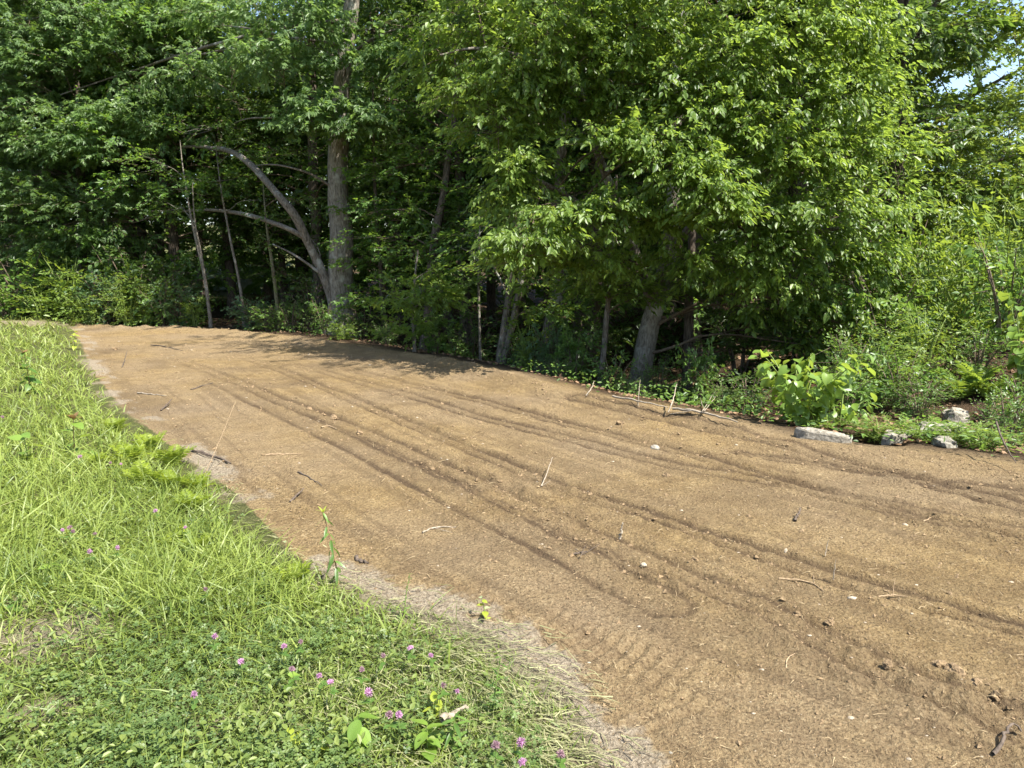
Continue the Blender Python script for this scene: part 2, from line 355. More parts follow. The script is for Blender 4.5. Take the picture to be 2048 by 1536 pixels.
M['faded'] = leaf_mat('faded_blossom', (.26, .15, .17), (.46, .31, .36), (.5, .3, .35), .6, .3, .2)
M['wilted'] = leaf_mat('wilted_leaf', (.22, .26, .12), (.36, .40, .22), (.45, .48, .2), .6, .3)

# ------------------------------------------------------------------ ground: one sheet, split at the edge of the graded soil
def build_ground():
    th = np.radians(np.linspace(42, 2.9, 420)); rr = CAM_H / np.tan(th)
    rr = np.concatenate([[0.5, 1.0, 1.4], rr, np.geomspace(rr[-1] * 1.03, 320, 34)])
    az = np.radians(np.concatenate([np.linspace(-180, -41, 36, endpoint=False), np.linspace(-41, 41, 610, endpoint=False), np.linspace(41, 180, 36, endpoint=False)]))
    A, Rr = np.meshgrid(az, rr); X = Rr * np.sin(A); Y = Rr * np.cos(A)
    z, sd, dl, dr, lawn, moist = [a.reshape(-1) for a in terrain(X.ravel(), Y.ravel())]
    X = X.ravel(); Y = Y.ravel(); na = len(az); nr = len(rr)
    V = np.stack([X, Y, z], 1)
    e = sd + 0.07 * fbm(X, Y, .5, 4, 1) + 0.03 * fbm(X, Y, .12, 3, 3)
    dirt = sst(-.03, .05, e)
    thatch = np.where(dl < dr, np.exp(-((sd - .02) / .22) ** 2) * sst(-.45, .35, fbm(X, Y, .45, 4, 2)), 0) * .9
    far = np.hypot(X, Y)
    for (px, py, w) in [(95, 1290, .40), (40, 1225, .22), (60, 655, 1.2), (430, 1480, .10), (90, 1440, .16)]:
        q = flat(px, py); thatch = np.maximum(thatch, np.exp(-(np.hypot(X - q[0], (Y - q[1]) * 1.5) / w) ** 2) * .8)
    thatch = sst(.28, .55, thatch + .30 * fbm(X, Y, .07, 3, 5, .7) * (thatch > .04)) * .85
    turf = np.where(lawn, 1 - dirt, 0) * (1 - .75 * thatch)
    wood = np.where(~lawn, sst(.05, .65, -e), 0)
    i = np.arange(nr - 1)[:, None] * na; j = np.arange(na)[None]; jn = (j + 1) % na
    Q = np.stack([i + j, i + na + j, i + na + jn, i + jn], -1).reshape(-1, 4)[:, ::-1]
    ed = e[Q].mean(1) > 0
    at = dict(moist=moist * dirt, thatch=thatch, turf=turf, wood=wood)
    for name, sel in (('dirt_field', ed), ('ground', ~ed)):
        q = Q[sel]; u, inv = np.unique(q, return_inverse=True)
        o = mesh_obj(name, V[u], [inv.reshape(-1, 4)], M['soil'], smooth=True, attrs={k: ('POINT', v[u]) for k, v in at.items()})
        tag(o, kind='structure')
    
build_ground()

# ------------------------------------------------------------------ leaves
def leaf_tpl(kind):
    if kind == 'ovate':
        V = [(0, 0, 0), (-.25, .30, .07), (-.20, .66, .05), (0, 1, -.07), (.20, .66, .05), (.25, .30, .07)]; F = [(0, 3, 2, 1), (0, 5, 4, 3)]
    elif kind == 'round':
        V = [(0, 0, 0), (-.38, .22, .07), (-.36, .66, .05), (0, 1, -.10), (.36, .66, .05), (.38, .22, .07)]; F = [(0, 3, 2, 1), (0, 5, 4, 3)]
    elif kind == 'lance':
        V = [(0, 0, 0), (-.11, .30, .03), (-.09, .65, .02), (0, 1, -.09), (.09, .65, .02), (.11, .30, .03)]; F = [(0, 3, 2, 1), (0, 5, 4, 3)]
    elif kind == 'lobed':    # oak / maple: a middle lobe and two side lobes
        V = [(0, 0, 0), (-.13, .55, .05), (0, 1, -.06), (.13, .55, .05), (-.42, .62, .0), (-.20, .22, .05), (.42, .62, .0), (.20, .22, .05)]
        F = [(0, 3, 2, 1), (0, 1, 4, 5), (0, 7, 6, 3)]
    elif kind == 'trefoil':
        V = [(0, 0, 0)]; F = []
        for a in (0, 120, 240):
            c, s = math.cos(R(a)), math.sin(R(a)); b = len(V)
            for (x, y, z) in ((-.27, .38, .05), (0, .62, .0), (.27, .38, .05)): V.append((x * c - y * s, x * s + y * c, z))
            F.append((0, b + 2, b + 1, b))
    return np.array(V, float), np.array(F, int)
TPL = {k: leaf_tpl(k) for k in ('ovate', 'round', 'lance', 'lobed', 'trefoil')}

def frames(d, up):
    y = norm(d); x = norm(np.cross(y, up)); z = np.cross(x, y); return np.stack([x, y, z], -1)      # columns
def spread(pos, F, size, tpl):
    """place a leaf template at every pos with frame F (n,3,3) and size"""
    TV, TF = TPL[tpl]; n = len(pos)
    V = np.einsum('nij,kj->nki', F, TV) * size[:, None, None] + pos[:, None]
    Fc = TF[None] + (np.arange(n) * len(TV))[:, None, None]
    return V.reshape(-1, 3), Fc.reshape(-1, TF.shape[1]), len(TF)

def spray_leaves(C, D, n_leaf, length, leaf, g, r, two_row=True, flatness=0.8):
    """C, D: spray origins and directions. returns leaf pos, frames, size, tint, and twig segments"""
    n = len(C); up = np.array([0, 0, 1.0]) + r.normal(0, .28, (n, 3)); F = frames(D, up)
    L = length * r.uniform(.65, 1.25, n)
    t = (np.arange(n_leaf)[None] + r.uniform(0, .8, (n, n_leaf))) / n_leaf
    side = np.where(np.arange(n_leaf) % 2, 1.0, -1.0)[None] * np.ones((n, 1))
    droop = r.uniform(.1, .35, (n, 1))
    loc = np.stack([side * .02 * L[:, None] + r.normal(0, .03, (n, n_leaf)) * L[:, None], t * L[:, None], -droop * (t ** 2) * L[:, None] + r.normal(0, .05 / flatness, (n, n_leaf)) * L[:, None]], -1)
    pos = np.einsum('nij,nkj->nki', F, loc) + C[:, None]
    ang = np.radians(r.uniform(35, 75, (n, n_leaf))) * (1 - .5 * t)
    ld = np.stack([side * np.sin(ang), np.cos(ang), r.normal(-.05, .30, (n, n_leaf))], -1)
    ld = np.einsum('nij,nkj->nki', F, ld); ld[..., 2] -= g * r.uniform(.4, 1.5, (n, n_leaf)); ld = norm(ld)
    nu = F[:, None, :, 2] + r.normal(0, .42, (n, n_leaf, 3))
    LF = frames(ld.reshape(-1, 3), nu.reshape(-1, 3))
    size = leaf * np.clip(np.exp(r.normal(-.12, .30, n * n_leaf)), .4, 1.5) * np.repeat(np.clip(r.normal(1, .14, n), .65, 1.35), n_leaf)
    tint = np.repeat(np.clip(r.normal(.5, .24, n), 0, 1), n_leaf)
    end = C + D * L[:, None]; end[:, 2] -= droop[:, 0] * L
    return pos.reshape(-1, 3), LF, size, tint, (C, end)
def twigs(A, B, rad):
    n = len(A); d = norm(B - A); u = norm(np.cross(d, np.array([.3, .2, 1.0]))); w = np.cross(d, u)
    rad = np.asarray(rad) * np.ones(n)
    V = []
    for (E, k) in ((A, 1.0), (B, .35)):
        for a in (0, 2.094, 4.189): V.append(E + (math.cos(a) * u + math.sin(a) * w) * (rad * k)[:, None])
    V = np.stack(V, 1); b = (np.arange(n) * 6)[:, None, None]
    Q = np.array([[0, 1, 4, 3], [1, 2, 5, 4], [2, 0, 3, 5]])[None] + b
    return V.reshape(-1, 3), Q.reshape(-1, 4)
def crown_mesh(name, C, D, mat, parent, tint0=None, n_leaf=15, length=.5, leaf=.09, g=.4, tpl='ovate', seed=1, twig_mat='twig', flat_=.8):
    r = np.random.default_rng(seed)
    pos, LF, size, tint, (a, b) = spray_leaves(C, D, n_leaf, length, leaf, g, r, flatness=flat_)
    if tint0 is not None: tint = np.clip(tint + np.repeat(tint0, n_leaf), 0, 1)
    V, F, nf = spread(pos, LF, size, tpl)
    tv, tq = twigs(a, b, .0035)
    rnd = np.repeat(r.random(len(pos)), nf); tn = np.repeat(tint, nf); z = np.zeros(len(tq))
    o = mesh_obj(name, np.vstack([V, tv]), [F, tq + len(V)], [mat, M[twig_mat]], parent,
                 midx=np.concatenate([np.zeros(len(F)), np.ones(len(tq))]), attrs=dict(rnd=('FACE', np.concatenate([rnd, z])), tint=('FACE', np.concatenate([tn, z]))))
    o['kind'] = 'stuff'; return o

def pad_sprays(c, rad, n, r, axis=None, flat_top=True):
    """spray origins and directions inside one leafy pad"""
    p = r.normal(0, 1, (n, 3)); p = norm(p) * (r.random((n, 1)) ** .45)
    out = p.copy(); p = p * rad + c
    d = out * np.array([1, 1, .35]) + r.normal(0, .45, (n, 3)) * np.array([1, 1, .5])
    if axis is not None: d = d + axis * .7
    return p, norm(d)
def make_tree(name, label, limbs, pads, leaf_kw, bark='bark', group=None, cat='tree', sides=12, seed=1, side_branches=True):
    """limbs: [(pts, radii)], first is the trunk; pads: [(centre, radii, n_sprays)] in metres"""
    r = np.random.default_rng(seed); base = np.asarray(limbs[0][0][0], float)
    root = empty(name, base); tag(root, label, cat, group)
    nodes = []
    for i, (pts, rad) in enumerate(limbs):
        pts = np.asarray(pts, float) - base
        ln = np.linalg.norm(np.diff(pts, axis=0), axis=1).sum()
        p, q = resample(pts, rad, max(6, int(ln / .16)))
        if i == 0: q[:4] *= np.array([1.45, 1.30, 1.16, 1.06])[:len(q[:4])]
        jit = np.array([vnoise(np.arange(len(p)) * .23 + 31 * i + seed * 7, np.full(len(p), k * 5.5), k) for k in range(3)]).T
        p[1:] += jit[1:] * np.minimum(.05, q[1:, None] * .5) * (np.linspace(0, 1, len(p) - 1)[:, None] ** .3)
        V, Q = tube(p, q, sides if i == 0 else max(6, sides - 4), .10, seed + i)
        mesh_obj('trunk' if i == 0 else 'limb', V, [Q], M[bark if i == 0 or bark != 'bark_light' else 'bark'], root, smooth=True)
        nodes.append(np.hstack([p, q[:, None]]))
    nodes = np.vstack(nodes)
    Cs, Ds, Ts = [], [], []; br = Acc()
    for (c, rad, n) in pads:
        c = np.asarray(c, float) - base; rad = np.asarray(rad, float)
        d = np.linalg.norm(nodes[:, :3] - c, axis=1) + 1.2 * np.clip(nodes[:, 2] - c[2] + .2, 0, 9); k = int(np.argmin(d)); a = nodes[k, :3]
        ax = norm(c - a) * np.array([1, 1, .3])
        C, D = pad_sprays(c, rad, n, r, ax); Cs.append(C); Ds.append(D); Ts.append(np.full(n, r.normal(0, .22)))
        L = np.linalg.norm(c - a); r0 = min(nodes[k, 3] * .6, .012 + .008 * L)
        mid = (a + c) / 2 + np.array([0, 0, .12 * L]) + r.normal(0, .06 * L, 3)
        p, q = resample([a, (a + mid) / 2 + r.normal(0, .03 * L, 3), mid, c], [r0, r0 * .8, r0 * .6, r0 * .35], 9)
        V, Q = tube(p, q, 5); br.add(V, Q)
        m = max(3, n // 6); sel = r.choice(n, min(m, n), replace=False)
        j = r.integers(4, 9, len(sel)); A = p[j]; B = C[sel]; Md = (A + B) / 2 + r.normal(0, .08, (len(sel), 3))
        V, Q = twigs(A, Md, .009); br.add(V, Q); V, Q = twigs(Md, B, .006); br.add(V, Q)
    if br.n:
        o = br.build('branches', M['twig' if bark != 'bark_pale' else 'bark_pale'], root); o['kind'] = 'stuff'
    kw = dict(leaf_kw); mat = M[kw.pop('mat')]
    crown_mesh('crown', np.vstack(Cs), np.vstack(Ds), mat, root, tint0=np.concatenate(Ts), seed=seed + 50, **kw)
    return root
def pp(px, py, Y, rx, ry, n, dz=.8):            # a pad given by where it hangs
    m = mpp(Y); return (P(px, py, Y), (rx * m, rx * m * dz, ry * m), n)
def high_pads(x, y, r, k, z0, z1, nper, rad=(1.3, 1.3, .5)):
    out = []
    for i in range(k):
        a = rng.uniform(0, 6.283); q = r * math.sqrt(rng.random()); out.append(((x + q * math.cos(a), y + q * math.sin(a), rng.uniform(z0, z1)), rad, nper))
    return out
def limb(pxs, rad): return ([P(*p) for p in pxs], rad)

# ---- the big oak at the back of the field, with its low left stem
b0 = GX(686, 17.6); Y0 = b0[1]
m0 = mpp(Y0)
trunk = ([b0 - [0, 0, .25], b0 + [0, 0, .02]] + [P(*q, Y0) for q in ((684, 610), (680, 500), (677, 400), (678, 280), (687, 150), (700, 40), (712, -120), (720, -420))],
         [.42, .40, .31, .26, .235, .21, .19, .17, .15, .10])
Yl = Y0 - .15
oak_limbs = [trunk,
    limb([(672, 625, Yl), (650, 560, Yl), (630, 515, Yl), (606, 470, Yl - .3), (585, 425, Yl - .6), (558, 392, Yl - .9), (520, 345, Yl - 1.2), (480, 312, Yl - 1.5), (440, 296, Yl - 1.8), (390, 292, Yl - 2.0), (330, 300, Yl - 2.2), (260, 322, Yl - 2.4)], [.17, .155, .135, .115, .10, .09, .075, .06, .045, .03]),
    limb([(610, 476, Yl - .3), (575, 455, Yl - .6), (530, 440, Yl - .9), (480, 427, Yl - 1.2), (420, 420, Yl - 1.5), (370, 422, Yl - 1.8), (325, 428, Yl - 2.0), (270, 445, Yl - 2.2)], [.085, .075, .065, .055, .045, .025]),
    limb([(645, 550, Yl - .1), (612, 525, Yl - .2), (580, 505, Yl - .4), (545, 488, Yl - .6)], [.055, .045, .03, .015]),
    limb([(636, 535, Yl), (642, 512, Yl + .1), (634, 490, Yl + .1), (615, 470, Yl + .2)], [.04, .03, .022, .012]),
    limb([(668, 378, Y0 - .1), (630, 350, Y0 - .5), (585, 335, Y0 - .9), (540, 327, Y0 - 1.2), (495, 333, Y0 - 1.4)], [.05, .04, .03, .022, .01]),
    limb([(684, 130, Y0 - .1), (655, 102, Y0 - .5), (600, 84, Y0 - .9), (520, 60, Y0 - 1.2), (440, 50, Y0 - 1.5)], [.06, .05, .04, .03, .012]),
    limb([(690, 132, Y0 - .1), (716, 92, Y0 - .4), (765, 66, Y0 - .8), (830, 48, Y0 - 1.1)], [.06, .05, .035, .015]),
    limb([(680, 250, Y0 - .1), (600, 238, Y0 - .9), (545, 235, Y0 - 1.4), (490, 236, Y0 - 1.7), (462, 250, Y0 - 1.8)], [.04, .032, .025, .02, .008]),
    limb([(684, 90, Y0 - .1), (560, 70, Y0 - 1.1), (420, 108, Y0 - 2.0), (350, 114, Y0 - 2.4), (290, 92, Y0 - 2.7)], [.05, .045, .035, .028, .008]),
    limb([(690, 0, Y0 - .1), (480, -40, Y0 - 1.2), (240, -10, Y0 - 2.2), (60, 40, Y0 - 3.0)], [.07, .06, .045, .02]),
    limb([(688, 40, Y0 - .1), (520, 60, Y0 - 1.4), (300, 130, Y0 - 2.6), (120, 190, Y0 - 3.4)], [.06, .05, .04, .02]),
]
oak_pads = [pp(*a) for a in [
    (60, 60, 14.2, 120, 45, 62), (180, 30, 14.4, 120, 42, 60), (300, 40, 14.8, 120, 40, 56), (110, 120, 14.0, 120, 36, 58), (230, 100, 14.2, 120, 34, 58),
    (40, 215, 13.8, 110, 40, 60), (150, 240, 13.6, 120, 42, 74), (250, 235, 13.7, 110, 42, 74), (330, 270, 14.0, 70, 38, 44), (110, 290, 13.6, 120, 36, 64), (210, 300, 13.8, 110, 30, 54),
    (300, 170, 14.6, 90, 32, 46), (390, 150, 14.9, 90, 34, 46), (470, 130, 15.3, 100, 34, 46), (560, 110, 15.6, 90, 32, 44), (360, 205, 14.8, 70, 28, 34),
    (420, 30, 15.4, 120, 36, 50), (540, 20, 15.8, 120, 40, 50), (630, 50, 15.8, 70, 36, 36), (640, 200, 15.9, 75, 20, 34), (690, 235, 15.8, 80, 26, 44), (605, 240, 16.0, 60, 24, 30), (740, 255, 16.0, 50, 18, 20),
    (30, 360, 13.9, 100, 38, 54), (40, 150, 13.6, 80, 30, 40), (20, 440, 14.4, 90, 36, 50), (120, 400, 14.6, 90, 30, 44), (220, 400, 14.8, 80, 28, 40), (290, 375, 14.8, 70, 24, 30),
    (60, 500, 15.0, 110, 38, 54), (160, 480, 15.2, 100, 34, 48), (240, 470, 15.3, 80, 30, 38), (280, 410, 15.0, 60, 26, 26), (700, 130, 16.0, 60, 26, 26), (770, 110, 16.2, 70, 34, 36),
    (-80, 180, 13.4, 120, 60, 60), (-90, 380, 14.0, 110, 60, 56), (-80, 40, 14.0, 120, 50, 50)]]
def push(p, k=.6):
    c_ = np.array([0, 0, CAM_H]); p = np.asarray(p, float); w = float(sst(-5.0, -8.0, p[0] * 17.6 / p[1]))
    f = ((Y0 + (p[1] - Y0) * k) * (1 - w) + (20.6 + .5 * (p[1] - 15)) * w) / p[1]; return c_ + (p - c_) * f, f
oak_limbs = oak_limbs[:1] + [([push(q)[0] for q in pts], [r_ * .70 for r_ in rad]) for pts, rad in oak_limbs[1:]]
oak_pads = [(push(c)[0], tuple(q * push(c)[1] for q in rd_), n) for c, rd_, n in oak_pads]
oak_pads = [(c, (rd_[0], rd_[1] * .7, rd_[2] * .72), int(n * 1.25)) for c, rd_, n in oak_pads] + high_pads(b0[0] + .6, Y0 + 1.2, 3.0, 16, 7.8, 11.0, 34)
make_tree('oak_tree', 'tall grey-barked oak at the back edge of the dirt, with a low stem arching left', oak_limbs, oak_pads,
          dict(mat='oak', n_leaf=15, length=.5, leaf=.14, g=.75, tpl='lobed'), sides=18, seed=3, bark='bark_light')

# ---- the drooping elm over the right side of the field, with several stems
e0 = GX(1276, 13.0); Ye = e0[1]
elm_limbs = [([e0 - [0, 0, .25], e0] + [P(*q) for q in ((1290, 705, Ye), (1304, 640, Ye), (1322, 570, Ye), (1336, 500, Ye), (1346, 400, Ye), (1352, 250, Ye - .1), (1362, 50, Ye - .2), (1372, -220, Ye - .3), (1380, -480, Ye - .3))],
              [.215, .205, .18, .165, .15, .135, .115, .10, .08, .06, .03]),
    limb([(1310, 622, Ye), (1278, 520, Ye - .2), (1250, 440, Ye - .4), (1212, 350, Ye - .7), (1182, 270, Ye - .9), (1150, 140, Ye - 1.1), (1138, -40, Ye - 1.2)], [.10, .085, .075, .065, .055, .045, .02]),
    limb([(1338, 505, Ye), (1410, 420, Ye - .5), (1510, 330, Ye - .9), (1615, 250, Ye - 1.2), (1700, 150, Ye - 1.3)], [.075, .065, .05, .035, .015]),
    limb([(1330, 545, Ye), (1430, 520, Ye - .6), (1560, 480, Ye - 1.0), (1700, 450, Ye - 1.3), (1810, 430, Ye - 1.4)], [.06, .05, .04, .03, .012]),
    limb([(1262, 470, Ye - .3), (1170, 410, Ye - .9), (1080, 360, Ye - 1.4), (1000, 330, Ye - 1.7)], [.05, .04, .03, .012]),
    limb([(1352, 260, Ye), (1450, 160, Ye - .7), (1560, 90, Ye - 1.2), (1690, 30, Ye - 1.5)], [.07, .055, .04, .015]),
    limb([(1165, 200, Ye - 1), (1080, 120, Ye - 1.4), (960, 90, Ye - 1.6), (880, 110, Ye - 1.7)], [.045, .035, .025, .01])]
elm_pads = [pp(*a) for a in [
    (890, 115, 11.8, 70, 45, 34), (960, 60, 11.8, 90, 50, 46), (1040, 130, 11.3, 90, 45, 48), (965, 190, 11.4, 90, 34, 44), (1000, 245, 11.3, 80, 28, 36), (1110, 60, 11.2, 110, 50, 60),
    (1200, 120, 11.2, 100, 45, 56), (1300, 50, 11.2, 110, 50, 60), (1120, 195, 11.6, 90, 40, 46), (1240, 220, 11.6, 90, 34, 44), (1225, 285, 11.0, 70, 28, 34), (1040, 320, 11.2, 56, 40, 34), (1015, 390, 11.2, 44, 40, 28),
    (1310, 290, 10.6, 70, 28, 36), (1365, 335, 10.5, 66, 26, 34), (1420, 365, 10.3, 54, 24, 30), (1445, 415, 10.3, 50, 22, 26), (1330, 160, 11.0, 90, 40, 46), (1410, 220, 10.9, 80, 40, 44),
    (1500, 250, 10.9, 90, 46, 52), (1480, 110, 10.9, 100, 52, 58), (1590, 70, 11.2, 100, 55, 60), (1690, 55, 11.5, 90, 55, 54), (1640, 190, 11.2, 100, 50, 60), (1735, 165, 11.6, 66, 55, 44),
    (1570, 320, 11.0, 100, 42, 52), (1690, 300, 11.2, 100, 46, 54), (1785, 290, 11.6, 55, 50, 34), (1610, 420, 11.0, 110, 36, 50), (1740, 405, 11.3, 100, 42, 52), (1500, 420, 11.3, 60, 30, 26), (1520, 490, 11.3, 80, 30, 34),
    (1150, 425, 10.8, 90, 24, 36), (1060, 470, 10.6, 76, 20, 32), (1240, 415, 10.8, 76, 26, 34), (1320, 440, 11.0, 70, 26, 28), (1140, 500, 11.2, 80, 20, 26), (1230, 530, 11.4, 80, 22, 26), (1040, 515, 10.6, 44, 10, 12),
    (1390, 520, 11.3, 90, 26, 34), (1530, 555, 11.4, 90, 28, 36), (1650, 500, 11.3, 90, 34, 42), (1760, 505, 11.4, 90, 40, 44), (1560, 620, 11.8, 90, 26, 32), (1680, 590, 11.5, 90, 32, 36), (1790, 590, 11.4, 80, 36, 36), (1700, 655, 11.2, 70, 22, 22), (1610, 690, 11.8, 60, 20, 16),
    (1180, -40, 11.3, 130, 50, 56), (1400, -40, 11.1, 130, 50, 56), (1620, -50, 11.3, 130, 50, 56), (980, -40, 11.8, 120, 50, 50)]]
elm_pads = [(c, rd_, int(n * 1.8)) for c, rd_, n in elm_pads] + high_pads(1.4, 12.6, 3.6, 26, 6.4, 10.0, 34, (1.2, 1.2, .5))
make_tree('elm_tree', 'leaning grey trunk with a wide drooping light green crown over the right of the dirt', elm_limbs, elm_pads,
          dict(mat='elm', n_leaf=20, length=.46, leaf=.088, g=.75, tpl='ovate'), sides=14, seed=7, bark='bark_light')

# ---- tall pale tree at the right margin, sky showing through
t0 = GX(1800, 15.5)
pale_limbs = [([t0 - [0, 0, .2]] + [P(*q) for q in ((1795, 640, 15.5), (1790, 400, 15.5), (1788, 200, 15.5), (1790, 50, 15.5), (1800, -200, 15.5), (1810, -480, 15.5))], [.2, .19, .17, .15, .13, .1, .05]),
    limb([(1790, 330, 15.5), (1860, 250, 15.0), (1960, 180, 14.6), (2080, 120, 14.4)], [.06, .05, .035, .012]),
    limb([(1790, 470, 15.5), (1880, 380, 15.0), (1990, 320, 14.6), (2090, 300, 14.4)], [.06, .05, .035, .012]),
    limb([(1792, 150, 15.5), (1830, 60, 15.2), (1900, -30, 14.9), (2000, -90, 14.8)], [.07, .055, .04, .012]),
    limb([(1792, 120, 15.5), (1812, 20, 15.4), (1822, -80, 15.4)], [.05, .04, .02])]
pale_pads = [pp(*a) for a in [
    (1880, 60, 14.6, 60, 22, 16), (1960, 30, 14.5, 70, 26, 22), (2030, 70, 14.2, 60, 34, 24), (1930, 115, 14.6, 70, 24, 20), (2010, 150, 14.2, 60, 30, 22), (1870, 150, 14.8, 44, 20, 12), (1850, 210, 14.8, 50, 22, 14), (1930, 210, 14.5, 70, 24, 20), (2020, 235, 14.2, 60, 30, 22),
    (1860, 285, 14.6, 60, 26, 20), (1950, 290, 14.3, 80, 30, 30), (2035, 330, 14.1, 60, 36, 28), (1880, 350, 14.4, 80, 32, 34), (1970, 380, 14.1, 80, 34, 38), (1890, 430, 14.2, 80, 34, 38), (2020, 440, 13.9, 80, 38, 42), (1940, 480, 14.0, 90, 34, 40), (2040, 530, 13.7, 80, 40, 40), (1870, 530, 14.2, 80, 34, 34), (1960, 570, 13.8, 80, 34, 34), (1850, 20, 14.8, 40, 16, 9), (1990, -30, 14.6, 110, 30, 30), (2110, 200, 14.2, 70, 60, 36), (2110, 400, 14.0, 70, 60, 36)]]
pale_pads = [(c, rd_, int(n * (.95 if P(1900, 260, 14)[2] < c[2] else 1.5))) for c, rd_, n in pale_pads]
make_tree('right_margin_tree', 'airy yellow-green tree at the right margin with blue sky showing between its leaves', pale_limbs, pale_pads,
          dict(mat='pale_leaf', n_leaf=15, length=.5, leaf=.115, g=.4, tpl='lobed'), bark='bark_dark', sides=10, seed=12)

# ---- saplings and slim trunks along the edge of the wood
def sapling(name, label, base, tops, rad, pads, mat='maple', bark='bark_pale', seed=1, leaf=.085, tpl='lobed', extra=None, n_leaf=13, group=None, g=.3):
    limbs = [([np.array(base) - [0, 0, .15], np.array(base)] + [P(*t) for t in tops], rad)] + [limb(*e) for e in (extra or [])]
    return make_tree(name, label, limbs, [pp(*a[:5], int(a[5] * 1.5)) for a in pads], dict(mat=mat, n_leaf=n_leaf, length=.42, leaf=leaf, g=g, tpl=tpl), bark=bark, sides=8, seed=seed, group=group)
sapling('sapling', 'slim grey sapling left of the dark gap, with a thin twin stem', GX(425, 18.6), [(412, 560, 18.6), (395, 490, 18.6), (378, 415, 18.7), (366, 340, 19.0), (360, 280, 19.2)], [.045, .043, .04, .034, .026, .016, .008],
        [(350, 420, 19.6, 70, 22, 18), (400, 500, 19.2, 40, 12, 8), (370, 380, 18.6, 70, 24, 18), (320, 330, 18.6, 80, 30, 22)], seed=21, extra=[([(418, 600, 18.6), (402, 500, 18.5), (388, 440, 18.4), (385, 360, 18.4)], [.028, .025, .02, .01])])
sapling('sapling', 'bare straight pale sapling standing in the middle of the dark gap', GX(492, 18.9), [(480, 570, 18.9), (464, 490, 18.9), (448, 420, 18.9), (438, 350, 19.0), (432, 290, 19.2)], [.042, .04, .036, .03, .024, .016, .008],
        [(440, 360, 18.9, 80, 24, 20), (500, 300, 19, 80, 26, 22), (420, 250, 18.9, 90, 30, 24), (520, 400, 19, 50, 12, 9)], seed=22)
sapling('sapling', 'mossy sapling with ragged leaf tufts between the dark gap and the oak', GX(560, 17.9), [(552, 580, 17.9), (543, 520, 17.9), (533, 460, 17.9), (528, 400, 18.0), (524, 330, 18.2)], [.05, .048, .045, .04, .03, .02, .008],
        [(535, 480, 17.7, 26, 30, 12), (528, 430, 17.7, 30, 24, 12), (545, 540, 17.7, 22, 20, 7), (600, 400, 18.2, 60, 16, 14), (560, 300, 18.2, 80, 26, 22), (600, 440, 18, 50, 12, 10)], mat='bush', bark='bark_moss', seed=23, leaf=.06, tpl='ovate')
sapling('maple_tree', 'dark leaning trunk behind the mid-field edge under a fine mid-green crown', GX(848, 16.4), [(856, 620, 16.4), (866, 520, 16.5), (872, 450, 16.6), (888, 390, 16.7), (905, 280, 16.8), (915, 120, 16.9), (920, -150, 17)], [.13, .12, .115, .11, .10, .085, .07, .06, .03],
        [(780, 340, 17, 90, 28, 34), (860, 300, 16.8, 90, 28, 34), (800, 420, 16.8, 90, 24, 32), (900, 380, 16.6, 80, 24, 28), (940, 320, 16.8, 80, 28, 30), (760, 480, 16.8, 80, 22, 26), (840, 500, 16.5, 80, 20, 26), (930, 460, 16.6, 70, 20, 22), (900, 560, 16.2, 70, 16, 20), (800, 220, 17, 90, 30, 30), (880, 200, 16.9, 80, 30, 28), (850, 90, 17, 110, 40, 36), (960, 240, 17, 70, 24, 20)], mat='maple', bark='bark_dark', seed=24, leaf=.10)
sapling('maple_tree', 'young maple with layered leaves just right of the oak trunk', GX(770, 17.6), [(765, 600, 17.6), (758, 500, 17.6), (752, 400, 17.7), (748, 300, 17.7), (745, 150, 17.8)], [.07, .065, .06, .05, .04, .03, .015],
        [(730, 420, 17.4, 60, 20, 22), (800, 440, 17.3, 70, 18, 22), (740, 520, 17.2, 60, 18, 20), (820, 560, 16.8, 80, 18, 26), (740, 590, 17.0, 60, 16, 18), (850, 595, 16.5, 60, 14, 18), (760, 330, 17.5, 70, 24, 24), (730, 260, 17.6, 60, 24, 18)], mat='maple', bark='bark_dark', seed=25, leaf=.10)
sapling('birch_sapling', 'thin white-barked stem at the dirt edge in front of the dark wood', GX(828, 13.7), [(830, 690, 13.7), (826, 660, 13.7), (825, 610, 13.7), (828, 560, 13.7), (836, 500, 13.8)], [.032, .03, .03, .028, .025, .02, .012],
        [(850, 580, 13.6, 70, 16, 22), (800, 600, 13.6, 50, 13, 14), (870, 600, 13.5, 40, 12, 10), (835, 650, 13.6, 40, 14, 10), (860, 540, 13.8, 50, 14, 12), (815, 670, 13.7, 30, 12, 6)], mat='elm', bark='bark_pale', seed=26, leaf=.11)
sapling('sapling', 'very thin straight stem standing alone against the black shade', GX(961, 14.0), [(960, 690, 14.0), (957, 620, 14.0), (957, 530, 14.0), (960, 430, 14.1)], [.028, .026, .025, .023, .02, .012],
        [(950, 470, 14.2, 50, 16, 12), (990, 440, 14.2, 50, 16, 12), (930, 500, 14.3, 40, 12, 8)], seed=27, leaf=.09, tpl='ovate', extra=[([(1014, 590, 13.6), (1000, 555, 13.8), (975, 515, 14.0), (950, 505, 14.0), (925, 498, 14.1)], [.02, .018, .015, .012, .006])])
